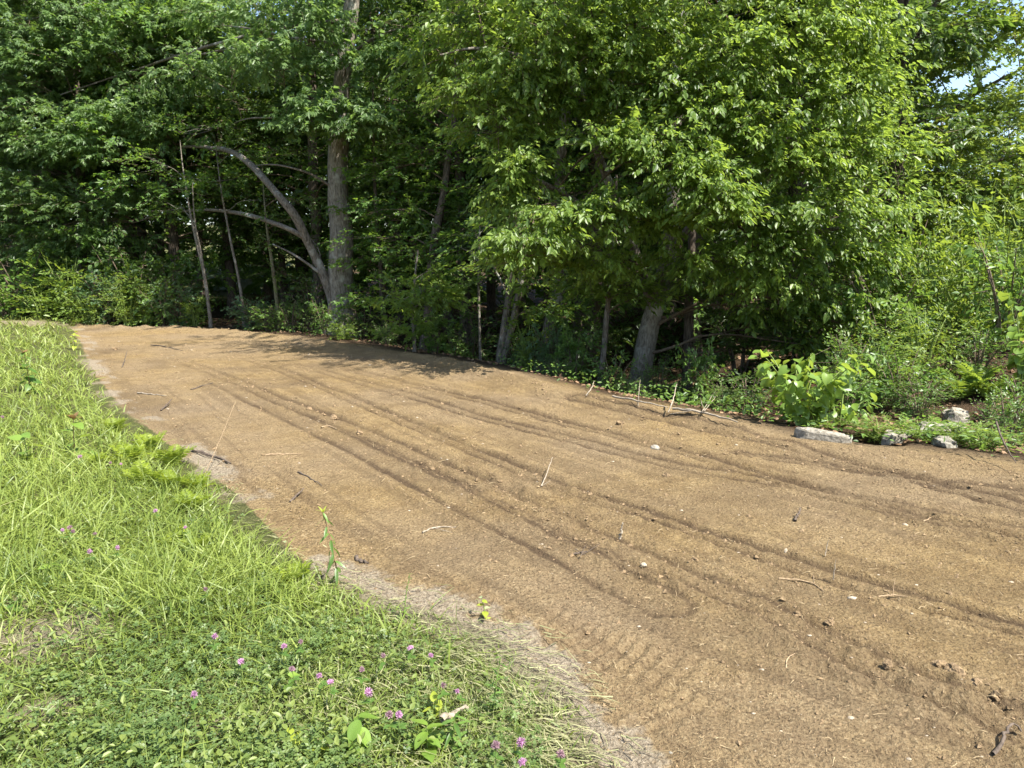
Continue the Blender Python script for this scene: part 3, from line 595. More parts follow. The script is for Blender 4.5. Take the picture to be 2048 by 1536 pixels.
sapling('twin_stem_tree', 'grey twin-stemmed tree leaning right beside the pale shrubs at the wood edge', GX(1000, 13.8), [(1002, 690, 13.8), (1012, 620, 13.8), (1022, 555, 13.8), (1030, 470, 13.8), (1036, 350, 13.9)], [.085, .08, .075, .07, .065, .06, .03],
        [(1000, 540, 13.6, 50, 14, 12), (1070, 560, 13.4, 60, 16, 16), (1040, 420, 13.6, 70, 24, 20), (1080, 620, 13.4, 60, 16, 14)], mat='elm', bark='bark', seed=28, leaf=.095, tpl='ovate', extra=[([(1004, 730, 13.8), (1022, 660, 13.7), (1036, 600, 13.6), (1046, 550, 13.6), (1056, 470, 13.6)], [.07, .065, .06, .055, .03])])
sapling('maple_tree', 'broad grey trunk leaning right, deeper in the wood behind the twin stems', GX(1086, 15.2), [(1100, 640, 15.2), (1116, 590, 15.2), (1121, 480, 15.2), (1116, 400, 15.2), (1126, 250, 15.2), (1140, 0, 15.2), (1145, -300, 15.2)], [.16, .15, .14, .13, .12, .11, .10, .08, .03],
        [(1100, 340, 15, 80, 28, 26), (1180, 380, 14.8, 80, 28, 26), (1050, 250, 15, 80, 30, 26), (1200, 250, 15, 90, 30, 28), (1090, 150, 15, 100, 34, 30), (1180, 570, 14.4, 70, 20, 20), (1130, 620, 14.2, 60, 18, 16)], mat='maple', bark='bark', seed=29, extra=[([(1118, 430, 15.2), (1105, 405, 15.0), (1090, 380, 14.9), (1060, 350, 14.8)], [.05, .04, .03, .012])], leaf=.10)
sapling('sapling', 'slim lichen-spotted stem just left of the leaning elm trunk', GX(1198, 12.6), [(1204, 720, 12.6), (1212, 650, 12.6), (1220, 570, 12.6), (1226, 480, 12.6), (1232, 350, 12.6)], [.06, .057, .052, .048, .042, .036, .02],
        [(1190, 570, 12.3, 70, 18, 18), (1260, 570, 12.2, 60, 16, 14), (1160, 560, 12.3, 60, 16, 14), (1280, 590, 12.2, 70, 18, 18), (1200, 470, 12.4, 60, 18, 16), (1240, 520, 12.2, 46, 14, 9)], mat='elm', bark='bark', seed=30, leaf=.095, tpl='ovate')
sapling('young_tree', 'straight dark trunk with a climbing stem to the right of the leaning elm trunk', GX(1377, 13.2), [(1376, 720, 13.2), (1378, 650, 13.2), (1380, 560, 13.2), (1384, 450, 13.2), (1390, 300, 13.2)], [.10, .095, .088, .082, .075, .065, .03],
        [(1400, 575, 12.6, 70, 18, 18), (1480, 630, 12.6, 80, 22, 22), (1340, 560, 12.8, 60, 16, 12), (1540, 660, 12.6, 80, 22, 22), (1440, 560, 12.8, 80, 22, 20), (1500, 590, 12.6, 60, 18, 12), (1590, 680, 12.8, 70, 20, 14)], mat='wood_leaf', bark='bark_dark', seed=31, leaf=.085, tpl='ovate', extra=[([(1370, 776, 13.1), (1368, 730, 13.1), (1374, 690, 13.05), (1384, 660, 13.05)], [.018, .016, .014, .01])])

# ---- the wood behind: individual trees that share a few crowns
def wood_proto(seed, h, mat, leaf, tpl, npad, low):
    r = np.random.default_rng(seed); lean = r.normal(0, .35, 2)
    limbs = [([np.array([0, 0, -.2]), np.array([lean[0] * .1, lean[1] * .1, h * .3]), np.array([lean[0] * .5, lean[1] * .5, h * .6]), np.array([lean[0], lean[1], h])], [.16, .14, .11, .03])]
    pads = []
    for i in range(npad):
        z = low + (h + .5 - low) * (i + r.random()) / npad; w = 2.9 * (1 - .35 * (z / h) ** 2)
        a = r.uniform(0, 6.283); q = w * math.sqrt(r.random()) * 1.05
        pads.append(((q * math.cos(a), q * math.sin(a), z), (1.2, 1.2, .36), 24 if z < 4.5 else 46))
    return make_tree('wood_tree', '', limbs, pads, dict(mat=mat, n_leaf=14, length=.5, leaf=leaf, g=.35, tpl=tpl), bark='bark_dark', sides=8, seed=seed)
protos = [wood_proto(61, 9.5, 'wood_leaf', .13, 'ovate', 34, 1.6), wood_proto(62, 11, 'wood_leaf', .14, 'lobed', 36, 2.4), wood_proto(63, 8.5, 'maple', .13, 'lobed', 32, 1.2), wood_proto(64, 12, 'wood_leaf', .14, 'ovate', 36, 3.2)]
spots = []
for Yr, step, off in ((19.5, 3.4, 0), (22.5, 3.6, 1.5), (26, 4.0, .4), (30.5, 4.6, 2.0), (36, 5.2, 1.0), (43, 6.0, 0)):
    w = Yr * .80; k = int(2 * w / step)
    for i in range(k + 1):
        spots.append((-w + i * step + off + rng.uniform(-.8, .8), Yr + rng.uniform(-1.0, 1.0)))
spots += [(-14.5, 24.2), (-11.8, 23.6), (-9.2, 24.6), (-3.4, 23.4), (-13, 28), (-8, 28.5)]
spots += [(x_, 16.8 + .9 * math.sin(3 * x_)) for x_ in (1.8, 4.0, 6.0, 8.0)]
used = 0
for (x, y) in spots:
    az_ = math.degrees(math.atan2(x, y))
    if az_ > 25.5 and y > 17 or (y < 24 and abs(x - P(455, 650, y)[0]) < 1.3) or az_ < -39 or (x < -2.2 and y < 21.2): continue
    p = protos[used % 4]; o = p if used < 4 else copy_tree(p)
    o.location = (x, y, H(x, y) - .1); s = rng.uniform(.88, 1.15); o.scale = (s, s, s); o.rotation_euler = (0, 0, rng.uniform(0, 6.283))
    if y < 24: o['label'] = 'tree in the first rows of the shaded wood behind the edge trees'; o['group'] = 'trees in the front rows of the wood'
    else: o['label'] = 'dark tree deep in the wood, seen between the nearer trees'; o['group'] = 'trees deep in the wood'
    o['category'] = 'tree'; used += 1
for q in range(used, 4): pass
# low leafy trees that close the view on the right, under the open sky
for i, (px, Y, s, lab) in enumerate([(1930, 19.5, .50, 'low rounded tree behind the sky-filled crown at the right'), (2060, 18.0, .52, 'low bushy tree cut by the right edge, under the sky gaps'), (1840, 23, .60, 'small dark tree between the tall right trunk and the elm crown')]):
    o = copy_tree(protos[2 if i != 1 else 0]); g_ = GX(px, Y); o.location = g_; o.scale = (s, s, s); o.rotation_euler = (0, 0, 1.3 * i + .4); o['label'] = lab; o['category'] = 'tree'; o['group'] = 'low trees at the right'

def leaf_mass(name, label, n, fx, mat, size, seed, tpl='ovate', n_leaf=12, length=.6):
    r = np.random.default_rng(seed); C = fx(n, r); D = norm(r.normal(0, 1, C.shape) * [1, 1, .35])
    o = crown_mesh(name, C, D, M[mat], None, n_leaf=n_leaf, length=length, leaf=size, g=.35, tpl=tpl, seed=seed); tag(o, label, 'undergrowth', kind='stuff')
def fx_under(n, r):
    y = r.uniform(19, 40, n); x = r.uniform(-.80, .62, n) * y; z = .2 + 4.2 * r.random(n) ** 1.3
    m = n // 4; y[:m] = r.uniform(14.5, 20, m); x[:m] = r.uniform(.5, 9.5, m)
    keep = ((np.abs(x - (455 - 1024) / FPX * y) > 1.0 + .02 * y) | (y > 26)) & (fbm(x, y + z * 1.7, 2.2, 3, 2) + .2 * fbm(x * 2, z * 2, 1.0, 2, 3) > -.12)
    x, y, z = x[keep], y[keep], z[keep]; return np.stack([x, y, z + terrain(x, y, False)[0]], 1)
def fx_far(n, r):
    y = r.uniform(34, 50, n); x = r.uniform(-.85, .85, n) * y; top = np.where(np.degrees(np.arctan2(x, y)) > 25, 6.0, 13.0)
    return np.stack([x, y, top * r.random(n) ** 1.1], 1)
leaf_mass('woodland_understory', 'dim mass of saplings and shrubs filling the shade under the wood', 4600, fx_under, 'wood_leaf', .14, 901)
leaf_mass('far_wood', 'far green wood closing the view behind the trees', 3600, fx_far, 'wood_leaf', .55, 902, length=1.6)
# ------------------------------------------------------------------ shrubs and undergrowth
def shrub_proto(name, seed, mat, n, leaf, tpl, g, h=1.0, w=.55, stem='twig', n_leaf=11, length=.32):
    """unit shrub, about 1 m tall"""
    r = np.random.default_rng(seed); root = empty(name); st = Acc(); Cs, Ds = [], []
    ns = 9
    for i in range(ns):
        a = 6.283 * i / ns + r.uniform(-.3, .3); q = w * r.uniform(.25, .95); top = np.array([q * math.cos(a), q * math.sin(a), h * r.uniform(.6, 1.0)])
        p, rad = resample([np.array([.05 * math.cos(a), .05 * math.sin(a), -.06]), top * [.35, .35, .5], top * [.8, .8, .9], top], [.012, .01, .006, .003], 8)
        V, Q = tube(p, rad, 5); st.add(V, Q)
        k = n // ns; t = r.uniform(.15, 1, k) ** .8; idx = (t * 7).astype(int); C = p[idx] + r.normal(0, .06, (k, 3)); C[:, 2] = np.clip(C[:, 2], .05, None)
        D = r.normal(0, .7, (k, 3)) + np.array([math.cos(a), math.sin(a), .35]); Cs.append(C); Ds.append(norm(D))
    o = st.build('stems', M[stem], root); o['kind'] = 'stuff'
    crown_mesh('foliage', np.vstack(Cs), np.vstack(Ds), M[mat], root, n_leaf=n_leaf, length=length, leaf=leaf, g=g, tpl=tpl, seed=seed + 9, twig_mat=stem)
    return root
SP = {'bush': shrub_proto('shrub', 71, 'bush', 80, .075, 'ovate', .3), 'bright': shrub_proto('shrub', 72, 'bright_bush', 80, .075, 'ovate', .25, stem='stem'),
      'blue': shrub_proto('shrub', 73, 'blue_bush', 80, .085, 'lobed', .25), 'fine': shrub_proto('shrub', 74, 'bush', 120, .042, 'ovate', .2, n_leaf=14),
      'lobed': shrub_proto('shrub', 75, 'bush', 70, .10, 'lobed', .35), 'brightfine': shrub_proto('shrub', 76, 'bright_bush', 120, .045, 'ovate', .2, n_leaf=14, stem='stem'),
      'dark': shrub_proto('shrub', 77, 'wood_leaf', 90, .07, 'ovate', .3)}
SPU = set()
def shrub(kind, label, pos, h, w, rz, group, cat='shrub'):
    p = SP[kind]
    if kind in SPU: o = copy_tree(p)
    else: o = p; SPU.add(kind)
    o.location = pos; o.scale = (w, w, h); o.rotation_euler = (0, 0, rz); tag(o, label, cat, group); return o
gA = 'bushes behind the far end of the dirt'; gB = 'undergrowth along the edge of the wood'; gC = 'bushes on the bank at the right'
LB = [ # px, Y, height, width, kind, label
    (25, 21.5, 1.0, 1.5, 'bush', 'mid-green bush at the far left edge behind the grass'), (90, 21.0, .8, 1.3, 'bright', 'low yellow-green bush at the far left behind the grass'), (150, 21.5, 1.35, 1.3, 'bright', 'tall bush with reddish shoot tips at the far left'),
    (185, 20.2, .75, 1.2, 'brightfine', 'yellow-green brambles above the far left corner of the dirt'), (225, 21.0, 1.2, 1.2, 'blue', 'blue-green bush behind the yellow-green brambles'), (262, 19.4, 1.0, 1.1, 'brightfine', 'fine-leaved bush above the far end of the dirt'),
    (300, 20.2, 1.15, 1.0, 'bright', 'brighter green bush in the middle of the back row'), (330, 19.2, .9, 1.0, 'bush', 'mid-green bush left of the dark gap'), (362, 19.4, .85, 1.0, 'blue', 'blue-green bush second from the dark gap'), (395, 19.0, .62, .75, 'bright', 'small bright bush on the left lip of the dark gap'),
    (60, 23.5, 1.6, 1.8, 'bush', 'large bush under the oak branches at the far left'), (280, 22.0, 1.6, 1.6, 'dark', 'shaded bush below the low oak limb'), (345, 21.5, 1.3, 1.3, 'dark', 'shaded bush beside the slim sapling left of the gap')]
for i, (px, Y, h, w, k, lab) in enumerate(LB): shrub(k, lab, GX(px, 18.75 + (Y - 19.0) * .33), h * 1.3, w * 1.35, i * 1.7, gA)  # some front bushes take brighter leaf kinds to stand in for missing sunlight
UB = [(505, 18.2, .75, .85, 'blue', 'low leafy shrub on the right lip of the dark gap'), (540, 17.7, .62, .8, 'bush', 'small shrub in front of the mossy sapling'), (585, 17.6, .7, .8, 'fine', 'fine-leaved low shrub left of the oak base'), (625, 17.8, 1.15, .8, 'dark', 'taller shaded shrub behind the oak fork'), (652, 16.6, .75, .6, 'bush', 'leafy shrub against the left foot of the oak'),
      (690, 16.0, .35, .6, 'bright', 'low bright tuft of leaves at the foot of the oak'), (730, 17.0, .8, .8, 'dark', 'dark shrub just right of the oak trunk'), (775, 15.3, .45, .6, 'fine', 'low plants on the berm right of the oak'), (870, 14.2, .75, .6, 'lobed', 'broad-lobed young maple shrub beside the white-barked stem'),
      (905, 14.6, .5, .5, 'bush', 'small shrub left of the thin straight stem'), (1055, 13.4, 1.0, .6, 'bright', 'upright yellowish shrub between the twin stems and the grey trunk'), (1100, 13.0, .95, .6, 'blue', 'pale greyish-green shrub right of the twin stems'), (1030, 13.8, .7, .5, 'blue', 'greyish plant with small pale leaves at the twin stems'),
      (1150, 12.6, .9, .6, 'lobed', 'lobed-leaf shrub behind the berm before the slim lichen-spotted stem'), (1225, 11.6, .62, .55, 'bush', 'dense low shrub in front of the slim lichen-spotted stem'), (1320, 12.2, .75, .6, 'fine', 'fine dark shrub between the two right trunks'), (1340, 11.6, .5, .5, 'bush', 'low shrub in front of the leaning elm trunk'),
      (1400, 11.2, .95, .5, 'lobed', 'upright sapling shrub in front of the straight dark trunk'), (1265, 11.2, .35, .5, 'fine', 'low ground plants at the foot of the leaning elm trunk'), (1450, 10.4, .55, .6, 'fine', 'fine-leaved shrub behind the pale fallen branch'), (1500, 10.6, .6, .7, 'dark', 'shaded shrub to the left of the large-leaved shrub'),
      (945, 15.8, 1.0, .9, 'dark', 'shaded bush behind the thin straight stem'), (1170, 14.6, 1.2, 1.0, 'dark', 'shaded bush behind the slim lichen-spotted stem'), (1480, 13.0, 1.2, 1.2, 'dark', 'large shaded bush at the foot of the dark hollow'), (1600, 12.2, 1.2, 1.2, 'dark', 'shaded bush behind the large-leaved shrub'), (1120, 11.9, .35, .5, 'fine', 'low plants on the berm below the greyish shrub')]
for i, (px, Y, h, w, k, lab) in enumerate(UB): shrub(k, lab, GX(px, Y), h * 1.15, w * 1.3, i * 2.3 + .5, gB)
RB = [(1700, 9.6, .7, .7, 'fine', 'fine-leaved shrub right behind the large-leaved shrub'), (1760, 9.4, .65, .7, 'brightfine', 'bright fine-leaved bush above the culvert hole'), (1810, 9.0, .6, .6, 'bush', 'leafy bush above the pale boulders'), (1850, 9.8, .75, .8, 'brightfine', 'rounded bright bush uphill of the boulders'), (1850, 8.5, .40, .5, 'fine', 'wispy low bush beside the largest boulder'),
      (1770, 10.8, 1.0, .9, 'bush', 'tall bush in half shade behind the bright bushes'), (1850, 11.6, 1.3, 1.0, 'bright', 'tall yellow-green bush under the right margin tree'), (1930, 11.0, 1.2, 1.0, 'brightfine', 'tall feathery bright bush near the right edge'), (2010, 10.2, 1.2, .9, 'bush', 'tall bush cut by the right edge above the leaf litter'), (1990, 12.2, 1.6, 1.2, 'bright', 'tallest yellow-green bush at the right edge'), (1900, 13.0, 1.7, 1.3, 'brightfine', 'high feathery bush behind the right bank'), (2070, 11.5, 1.7, 1.2, 'brightfine', 'high bush mostly beyond the right edge'), (1800, 13.2, 1.5, 1.2, 'bush', 'high shaded bush below the tall right trunk'),
      (1770, 7.15, .16, .42, 'brightfine', 'low bright plants on the dirt edge below the culvert hole'), (1850, 6.85, .14, .45, 'bright', 'low bright leaves in front of the boulders'), (1930, 6.7, .15, .45, 'brightfine', 'low bright plants right of the boulders on the dirt edge'), (1990, 6.5, .18, .42, 'bright', 'low green plants where the dirt edge leaves the frame'), (2030, 7.2, .5, .5, 'fine', 'wispy plants at the right edge above the dirt'), (1632, 7.42, .10, .3, 'bright', 'low leaves under the stone slab'), (2065, 8.2, .55, .5, 'bush', 'leafy shrub at the right edge below the leaf litter'), (1960, 9.6, .5, .6, 'fine', 'low shrub at the top of the leaf litter slope'), (1700, 8.6, .45, .5, 'lobed', 'lobed leaves hanging over the culvert hole')]
for i, (px, Y, h, w, k, lab) in enumerate(RB): shrub(k, lab, GX(px, Y), h * 1.35, w * 1.5, i * 1.9 + .2, gC)

# ---- shrubs with large leaves, each leaf a piece of its own
def fan_leaf(name, shape, mat, droop=.12, fold=.12, seed=0):
    """a leaf blade of 24 to 40 triangles, one unit long, base at the origin, along +Y"""
    r = np.random.default_rng(seed); n = 7; V = []; 
    for i in range(n):
        t = i / (n - 1); y = t
        if shape == 'heart': w = .50 * (math.sin(math.pi * min(1, (t * .93 + .10)) ** .72) ** .75)
        elif shape == 'ovate': w = .30 * math.sin(math.pi * min(1, t * .96 + .03) ** .8) ** .9
        elif shape == 'lance': w = .105 * math.sin(math.pi * min(1, t * .97 + .03) ** .75) ** .8
        else: w = .3
        if i == n - 1: w = .004
        z = -droop * t * t
        for s in (-1, -.5, 0, .5, 1): V.append((s * w, y - (.10 * abs(s) if shape == 'heart' and i == 0 else 0), z + fold * w * abs(s) * 1.2 + r.normal(0, .008)))
    V = np.array(V); Q = [(i * 5 + j, i * 5 + j + 1, (i + 1) * 5 + j + 1, (i + 1) * 5 + j) for i in range(n - 1) for j in range(4)]
    Q = np.array(Q)
    me = mesh_obj(name, V, [Q], M[mat], smooth=True, attrs=dict(rnd=('FACE', np.full(len(Q), r.random())), tint=('FACE', np.full(len(Q), r.random()))))
    d = me.data; bpy.data.objects.remove(me); return d
HEART = [fan_leaf('leaf', 'heart', 'broad', .10 + .06 * k, .10 + .05 * k, k) for k in range(5)]
OVAL = [fan_leaf('leaf', 'ovate', 'bush', .2, .15, 10 + k) for k in range(3)]
LANCE = [fan_leaf('leaf', 'lance', 'bush', .35, .1, 20 + k) for k in range(3)]
LANCE_Y = [fan_leaf('leaf', 'lance', 'yellow_weed', .3, .1, 30 + k) for k in range(2)]
OVAL_Y = [fan_leaf('leaf', 'ovate', 'yellow_weed', .3, .12, 35 + k) for k in range(3)]
RED = [fan_leaf('leaf', 'ovate', 'red_leaf', .3, .15, 40 + k) for k in range(2)]
WILT = [fan_leaf('leaf', 'ovate', 'wilted', .5, .2, 45 + k) for k in range(2)]
OVAL_B = [fan_leaf('leaf', 'ovate', 'broad', .22, .14, 50 + k) for k in range(3)]
def put_leaf(meshes, parent, pos, d, size, up=(0, 0, 1), r=random, name='leaf'):
    o = bpy.data.objects.new(name, meshes[r.randrange(len(meshes))] if r is random else meshes[int(r.integers(len(meshes)))])
    F = frames(np.array([d], float), np.array([up], float))[0]
    m = Matrix(((F[0, 0], F[0, 1], F[0, 2], pos[0]), (F[1, 0], F[1, 1], F[1, 2], pos[1]), (F[2, 0], F[2, 1], F[2, 2], pos[2]), (0, 0, 0, 1)))
    COL.objects.link(o); o.parent = parent; o.matrix_local = m @ Matrix.Scale(size, 4); return o
def broad_shrub(name, label, base, h, w, nst, per, meshes, size, seed, stem='stem', cat='shrub'):
    r = np.random.default_rng(seed); root = empty(name, base); tag(root, label, cat)
    for i in range(nst):
        a = 6.283 * i / nst + r.uniform(-.3, .3); q = w * r.uniform(.35, 1.0) * .5; top = np.array([q * math.cos(a), q * math.sin(a), h * r.uniform(.62, 1.0)])
        p, rad = resample([np.array([.03 * math.cos(a), .03 * math.sin(a), -.06]), top * [.3, .3, .45], top * [.75, .75, .85], top * [1, 1, 1]], [.010, .008, .006, .003], 10)
        V, Q = tube(p, rad, 6); mesh_obj('stem', V, [Q], M[stem], root, smooth=True)
        for k in range(per):
            t = .25 + .75 * (k + r.random()) / per; c = p[min(9, int(t * 9.99))] + r.normal(0, .035, 3)
            sd = a + (1 if k % 2 else -1) * r.uniform(.3, 1.5)
            d = np.array([math.cos(sd), math.sin(sd), r.uniform(-1.3, .1)])
            put_leaf(meshes, root, c + norm(d) * .03, d, size * r.uniform(.6, 1.15), np.array([0, 0, 1]) + r.normal(0, .35, 3), r)
    return root
broad_shrub('large_leaved_shrub', 'sunlit shrub of large rounded yellow-green leaves at the dirt edge above a stone slab', GX(1612, 7.55), .80, 1.16, 15, 20, HEART, .112, 5)
broad_shrub('large_leaved_shrub', 'large-leaved plant at the far right edge above the leaf litter', GX(2050, 9.0), 1.35, .7, 8, 9, HEART, .13, 6)
broad_shrub('large_leaved_sprig', 'low spray of pointed leaves hanging right of the large-leaved shrub', GX(1690, 7.65), .42, .55, 6, 8, OVAL_B, .13, 8)

# ---- ferns on the right bank and yellow ferns in the grass
def frond_mesh(seed, n=13, mat='fern'):
    r = np.random.default_rng(seed); t = np.linspace(.08, .97, n); pos, d, s = [], [], []
    def cv(q): return np.array([0, q * (1 - .12 * q), .42 * q - .50 * q * q])
    for q in t:
        for sg in (-1, 1):
            pos.append(cv(q)); d.append((sg, .42 + r.normal(0, .1), -.12 + r.normal(0, .08))); s.append(.30 * math.sin(math.pi * (.12 + .84 * q)) ** .8 + .02)
    pos.append(cv(.97)); d.append((0, 1, -.5)); s.append(.09)
    F = frames(np.array(d, float), np.array([[0, .1, 1.0]] * len(d)) + r.normal(0, .2, (len(d), 3)))
    V, Fq, nf = spread(np.array(pos), F, np.array(s), 'lance')
    st = np.array([cv(q) for q in np.linspace(0, 1, 7)]); tv, tq = tube(st, np.linspace(.008, .003, 7), 3)
    o = mesh_obj('frond', np.vstack([V, tv]), [Fq, tq + len(V)], [M[mat]], attrs=dict(rnd=('FACE', r.random(len(Fq) + len(tq))), tint=('FACE', np.full(len(Fq) + len(tq), r.random()))))
    d_ = o.data; bpy.data.objects.remove(o); return d_
FROND = [frond_mesh(300 + k) for k in range(4)]; FROND_G = [frond_mesh(310 + k, 13, 'bright_bush') for k in range(3)]
def fern(label, pos, size, n, meshes, seed, group):
    r = np.random.default_rng(seed); root = empty('fern', pos); tag(root, label, 'fern', group)
    for i in range(n):
        a = 6.283 * i / n + r.uniform(-.4, .4); d = np.array([math.cos(a), math.sin(a), r.uniform(.5, 2.0)])
        put_leaf(meshes, root, np.array([.02 * math.cos(a), .02 * math.sin(a), .0]), d, size * r.uniform(.7, 1.15), (0, 0, 1), r, 'frond')
    return root
gF = 'yellow-green ferns along the grass edge'
for i, (px, py, s, lab) in enumerate([(228, 868, .30, 'small yellow-green fern nearest the far grass edge'), (300, 905, .34, 'yellow-green fern left of the curved dark root'), (262, 930, .36, 'yellow-green fern in the tallest grass beside the broad-leaved seedling'), (345, 935, .34, 'bright yellow fern closest to the curved dark root'),
        (290, 975, .38, 'brightest yellow fern in the middle of the fern patch'), (345, 985, .34, 'fern at the lower right of the fern patch'), (395, 985, .24, 'small fern at the right tip of the fern patch'), (380, 1022, .26, 'lowest fern of the patch, just above the straw'), (190, 935, .26, 'fern beside the broad-leaved seedling'),
        (355, 1098, .2, 'yellow-green fern-like weed below the single clover above the bare strip'), (395, 1105, .18, 'yellow-green weed right of the lowest fern-like weed'), (590, 1165, .2, 'fern-like weed at the foot of the tall leafy weed')]):
    fern(lab, G(px, py), s * .64, 10, FROND, 400 + i, gF)
gG = 'ferns on the right bank'
for i, (px, Y, s, lab) in enumerate([(1925, 9.0, .45, 'fern left of the sunlit leaf litter'), (1960, 9.1, .5, 'arching fern at the top left of the leaf litter'), (1985, 8.9, .42, 'fern at the top of the sunlit leaf litter'), (1965, 10.4, .6, 'bright fern high on the right bank'), (2010, 11, .6, 'fern below the tallest yellow-green bush')]):
    fern(lab, GX(px, Y), s, 10, FROND_G, 430 + i, gG)

# ------------------------------------------------------------------ stones, clods and sticks
def ico(sub):
    import bmesh
    bm = bmesh.new(); bmesh.ops.create_icosphere(bm, subdivisions=sub, radius=1.0)
    V = np.array([v.co[:] for v in bm.verts]); T = np.array([[v.index for v in f.verts] for f in bm.faces]); bm.free(); return V, T
ICO2 = ico(3); ICO1 = ico(1)
def rock(name, label, pos, size, seed, mat, rz=0, cat='stone', group=None, rough=.22, box=0.0, tilt=(0, 0)):
    V, T = ICO2; V = V.copy()
    if box: V = np.sign(V) * np.abs(V) ** (1 - box); 
    s = seed * 3.7
    k = 1 + rough * (fbm(V[:, 0] * 1.0 + s, V[:, 1] * 1.0 + V[:, 2] * .8, .8, 4, seed, .6) + .5 * fbm(V[:, 2] + s, V[:, 0] - V[:, 1], .5, 4, seed + 1))
    V = V * k[:, None] * np.array(size) * .5
    o = mesh_obj(name, V, [T], M[mat], smooth=(rough < .5)); o.location = pos; o.rotation_euler = (tilt[0], tilt[1], rz); return tag(o, label, cat, group)
sp = G(1645, 880); rock('stone_slab', 'long pale stone slab lying on the dirt edge under the large-leaved shrub', sp + [0, 0, .02], (.47, .17, .16), 1, 'stone', R(-16), rough=.34, box=.5, tilt=(0, R(8)))
for i, (px, py, sz, lab, mt) in enumerate([(1795, 883, (.26, .2, .16), 'leftmost pale boulder, right of the culvert hole', 'stone'), (1835, 873, (.18, .16, .12), 'small boulder second from the left in the row', 'stone_grey'), (1870, 872, (.30, .2, .15), 'broad white boulder in the middle of the row', 'stone'),
        (1905, 868, (.26, .2, .14), 'flat pale boulder right of the white one', 'stone_grey'), (1912, 845, (.24, .18, .2), 'upright boulder at the top of the row', 'stone'), (1935, 885, (.14, .12, .08), 'smallest boulder at the right end of the row', 'stone_grey'), (1890, 892, (.2, .15, .1), 'low grey boulder half hidden by leaves below the row', 'stone_grey')]):
    rock('boulder', lab, G(px, py) + [0, 0, sz[2] * .22], tuple(1.05 * q for q in sz), 3 + i, mt, i * .8, 'boulder', 'boulders by the culvert hole', .55, .35)
for i, (px, py, s, lab, mt) in enumerate([(1287, 1131, .045, 'pale flat stone in the churned track', 'pebble'), (1572, 1103, .05, 'whitish stone in the right-hand soil', 'pebble'), (1342, 1511, .03, 'white chip of stone near the bottom of the dirt', 'stone'), (1702, 1442, .032, 'round tan stone low on the right of the dirt', 'pebble'), (1310, 898, .11, 'pale stone in the upper soil beside small leaves', 'stone'), (1810, 1052, .05, 'small pale stone near the right end of the tracks', 'pebble'), (1525, 1343, .03, 'small pale stone below the main track', 'pebble')]):
    rock('stone', lab, G(px, py) + [0, 0, s * .02], (s * .8, s * .62, s * .5), 20 + i, mt, i, 'stone', 'loose stones on the dirt', .4)
for i, (px, py, s, lab) in enumerate([(1388, 1124, .055, 'dark squarish clod at the top of the churned track'), (1643, 1448, .022, 'small dark clod beside the round tan stone'), (1910, 1352, .10, 'largest dark clod in the churned soil at lower right'), (1880, 1335, .07, 'clod just above the largest dark clod'), (1950, 1372, .06, 'clod to the right of the largest dark clod'), (1990, 1398, .06, 'dark clod at the lower end of the churned soil'),
        (1595, 1232, .045, 'upright dark clod on the edge of the main track'), (1660, 1250, .06, 'long clod lying on the main track'), (1775, 1335, .05, 'dark clod under the main track'), (668, 838, .11, 'dark clod at the top of the cloddy ridge'), (620, 820, .08, 'clod left of the cloddy ridge top'), (720, 868, .08, 'clod low on the cloddy ridge'), (228, 700, .14, 'dark clod near the far left grass edge'), (1440, 1305, .022, 'small dark clod alone under the main track'), (1332, 955, .08, 'clod in the upper tracks beside pale roots'), (1240, 850, .12, 'clod near the berm in the upper field')]):
    rock('soil_clod', lab, G(px, py) + [0, 0, s * .08], (s * .75, s * .62, s * .55), 40 + i, 'clod', i, 'clod', 'larger clods on the dirt', .75)
def stick(name, label, pxs, rad, mat, lift=.008, cat='stick', group='sticks and roots on the dirt', forks=None, heights=None, seed=0):
    r = np.random.default_rng(seed + 900); pts = [G(px, py) + [0, 0, lift] for (px, py) in pxs]
    if heights: pts = [p + [0, 0, hh] for p, hh in zip(pts, heights)]
    base = pts[0].copy(); root = empty(name, base); tag(root, label, cat, group)
    def one(pp_, rr, nm):
        p, q = resample([a - base for a in pp_], rr, 14 if len(pp_) > 2 else 8); p[1:-1] += r.normal(0, rr[0] * .35, (len(p) - 2, 3))
        V, Q = tube(p, q, 6, .15, seed); mesh_obj(nm, V, [Q], M[mat], root, smooth=True)
    one(pts, [rad, rad * .85, rad * .4], 'shaft')
    for f, fh in (forks or []):
        one([G(*a) + [0, 0, lift + hh] for a, hh in zip(f, fh)], [rad * .42, rad * .15], 'side_twig')
    return root
stick('dark_stick', 'bent dark stick standing on the soil at the lower right corner', [(1985, 1517), (1998, 1510), (2012, 1480), (2024, 1466), (2042, 1470)], .007, 'dark_stick', seed=1, heights=[0, .01, .03, .03, .0])
stick('forked_twig', 'pale forked twig lying on the soil right of the tall leafy weed', [(845, 1068), (868, 1058), (912, 1058)], .006, 'dead_twig', forks=[([(868, 1060), (905, 1068)], [0, 0])], seed=2)
stick('forked_root', 'pale forked root standing out of the soil in the middle of the field', [(1082, 975), (1092, 962), (1105, 940)], .005, 'dead_twig', heights=[0, .03, .09], forks=[([(1082, 975), (1102, 966)], [0, .01])], seed=3)
stick('stub_stalk', 'short upright pale stalk stub in the churned track', [(1240, 1081), (1242, 1081), (1244, 1081)], .008, 'dead_twig', heights=[0, .05, .10], seed=4, cat='stalk')
stick('dark_chip', 'dark splinter of wood standing in the right-hand soil', [(1590, 1046), (1594, 1040), (1600, 1034)], .009, 'dark_stick', heights=[0, .02, .05], seed=5)
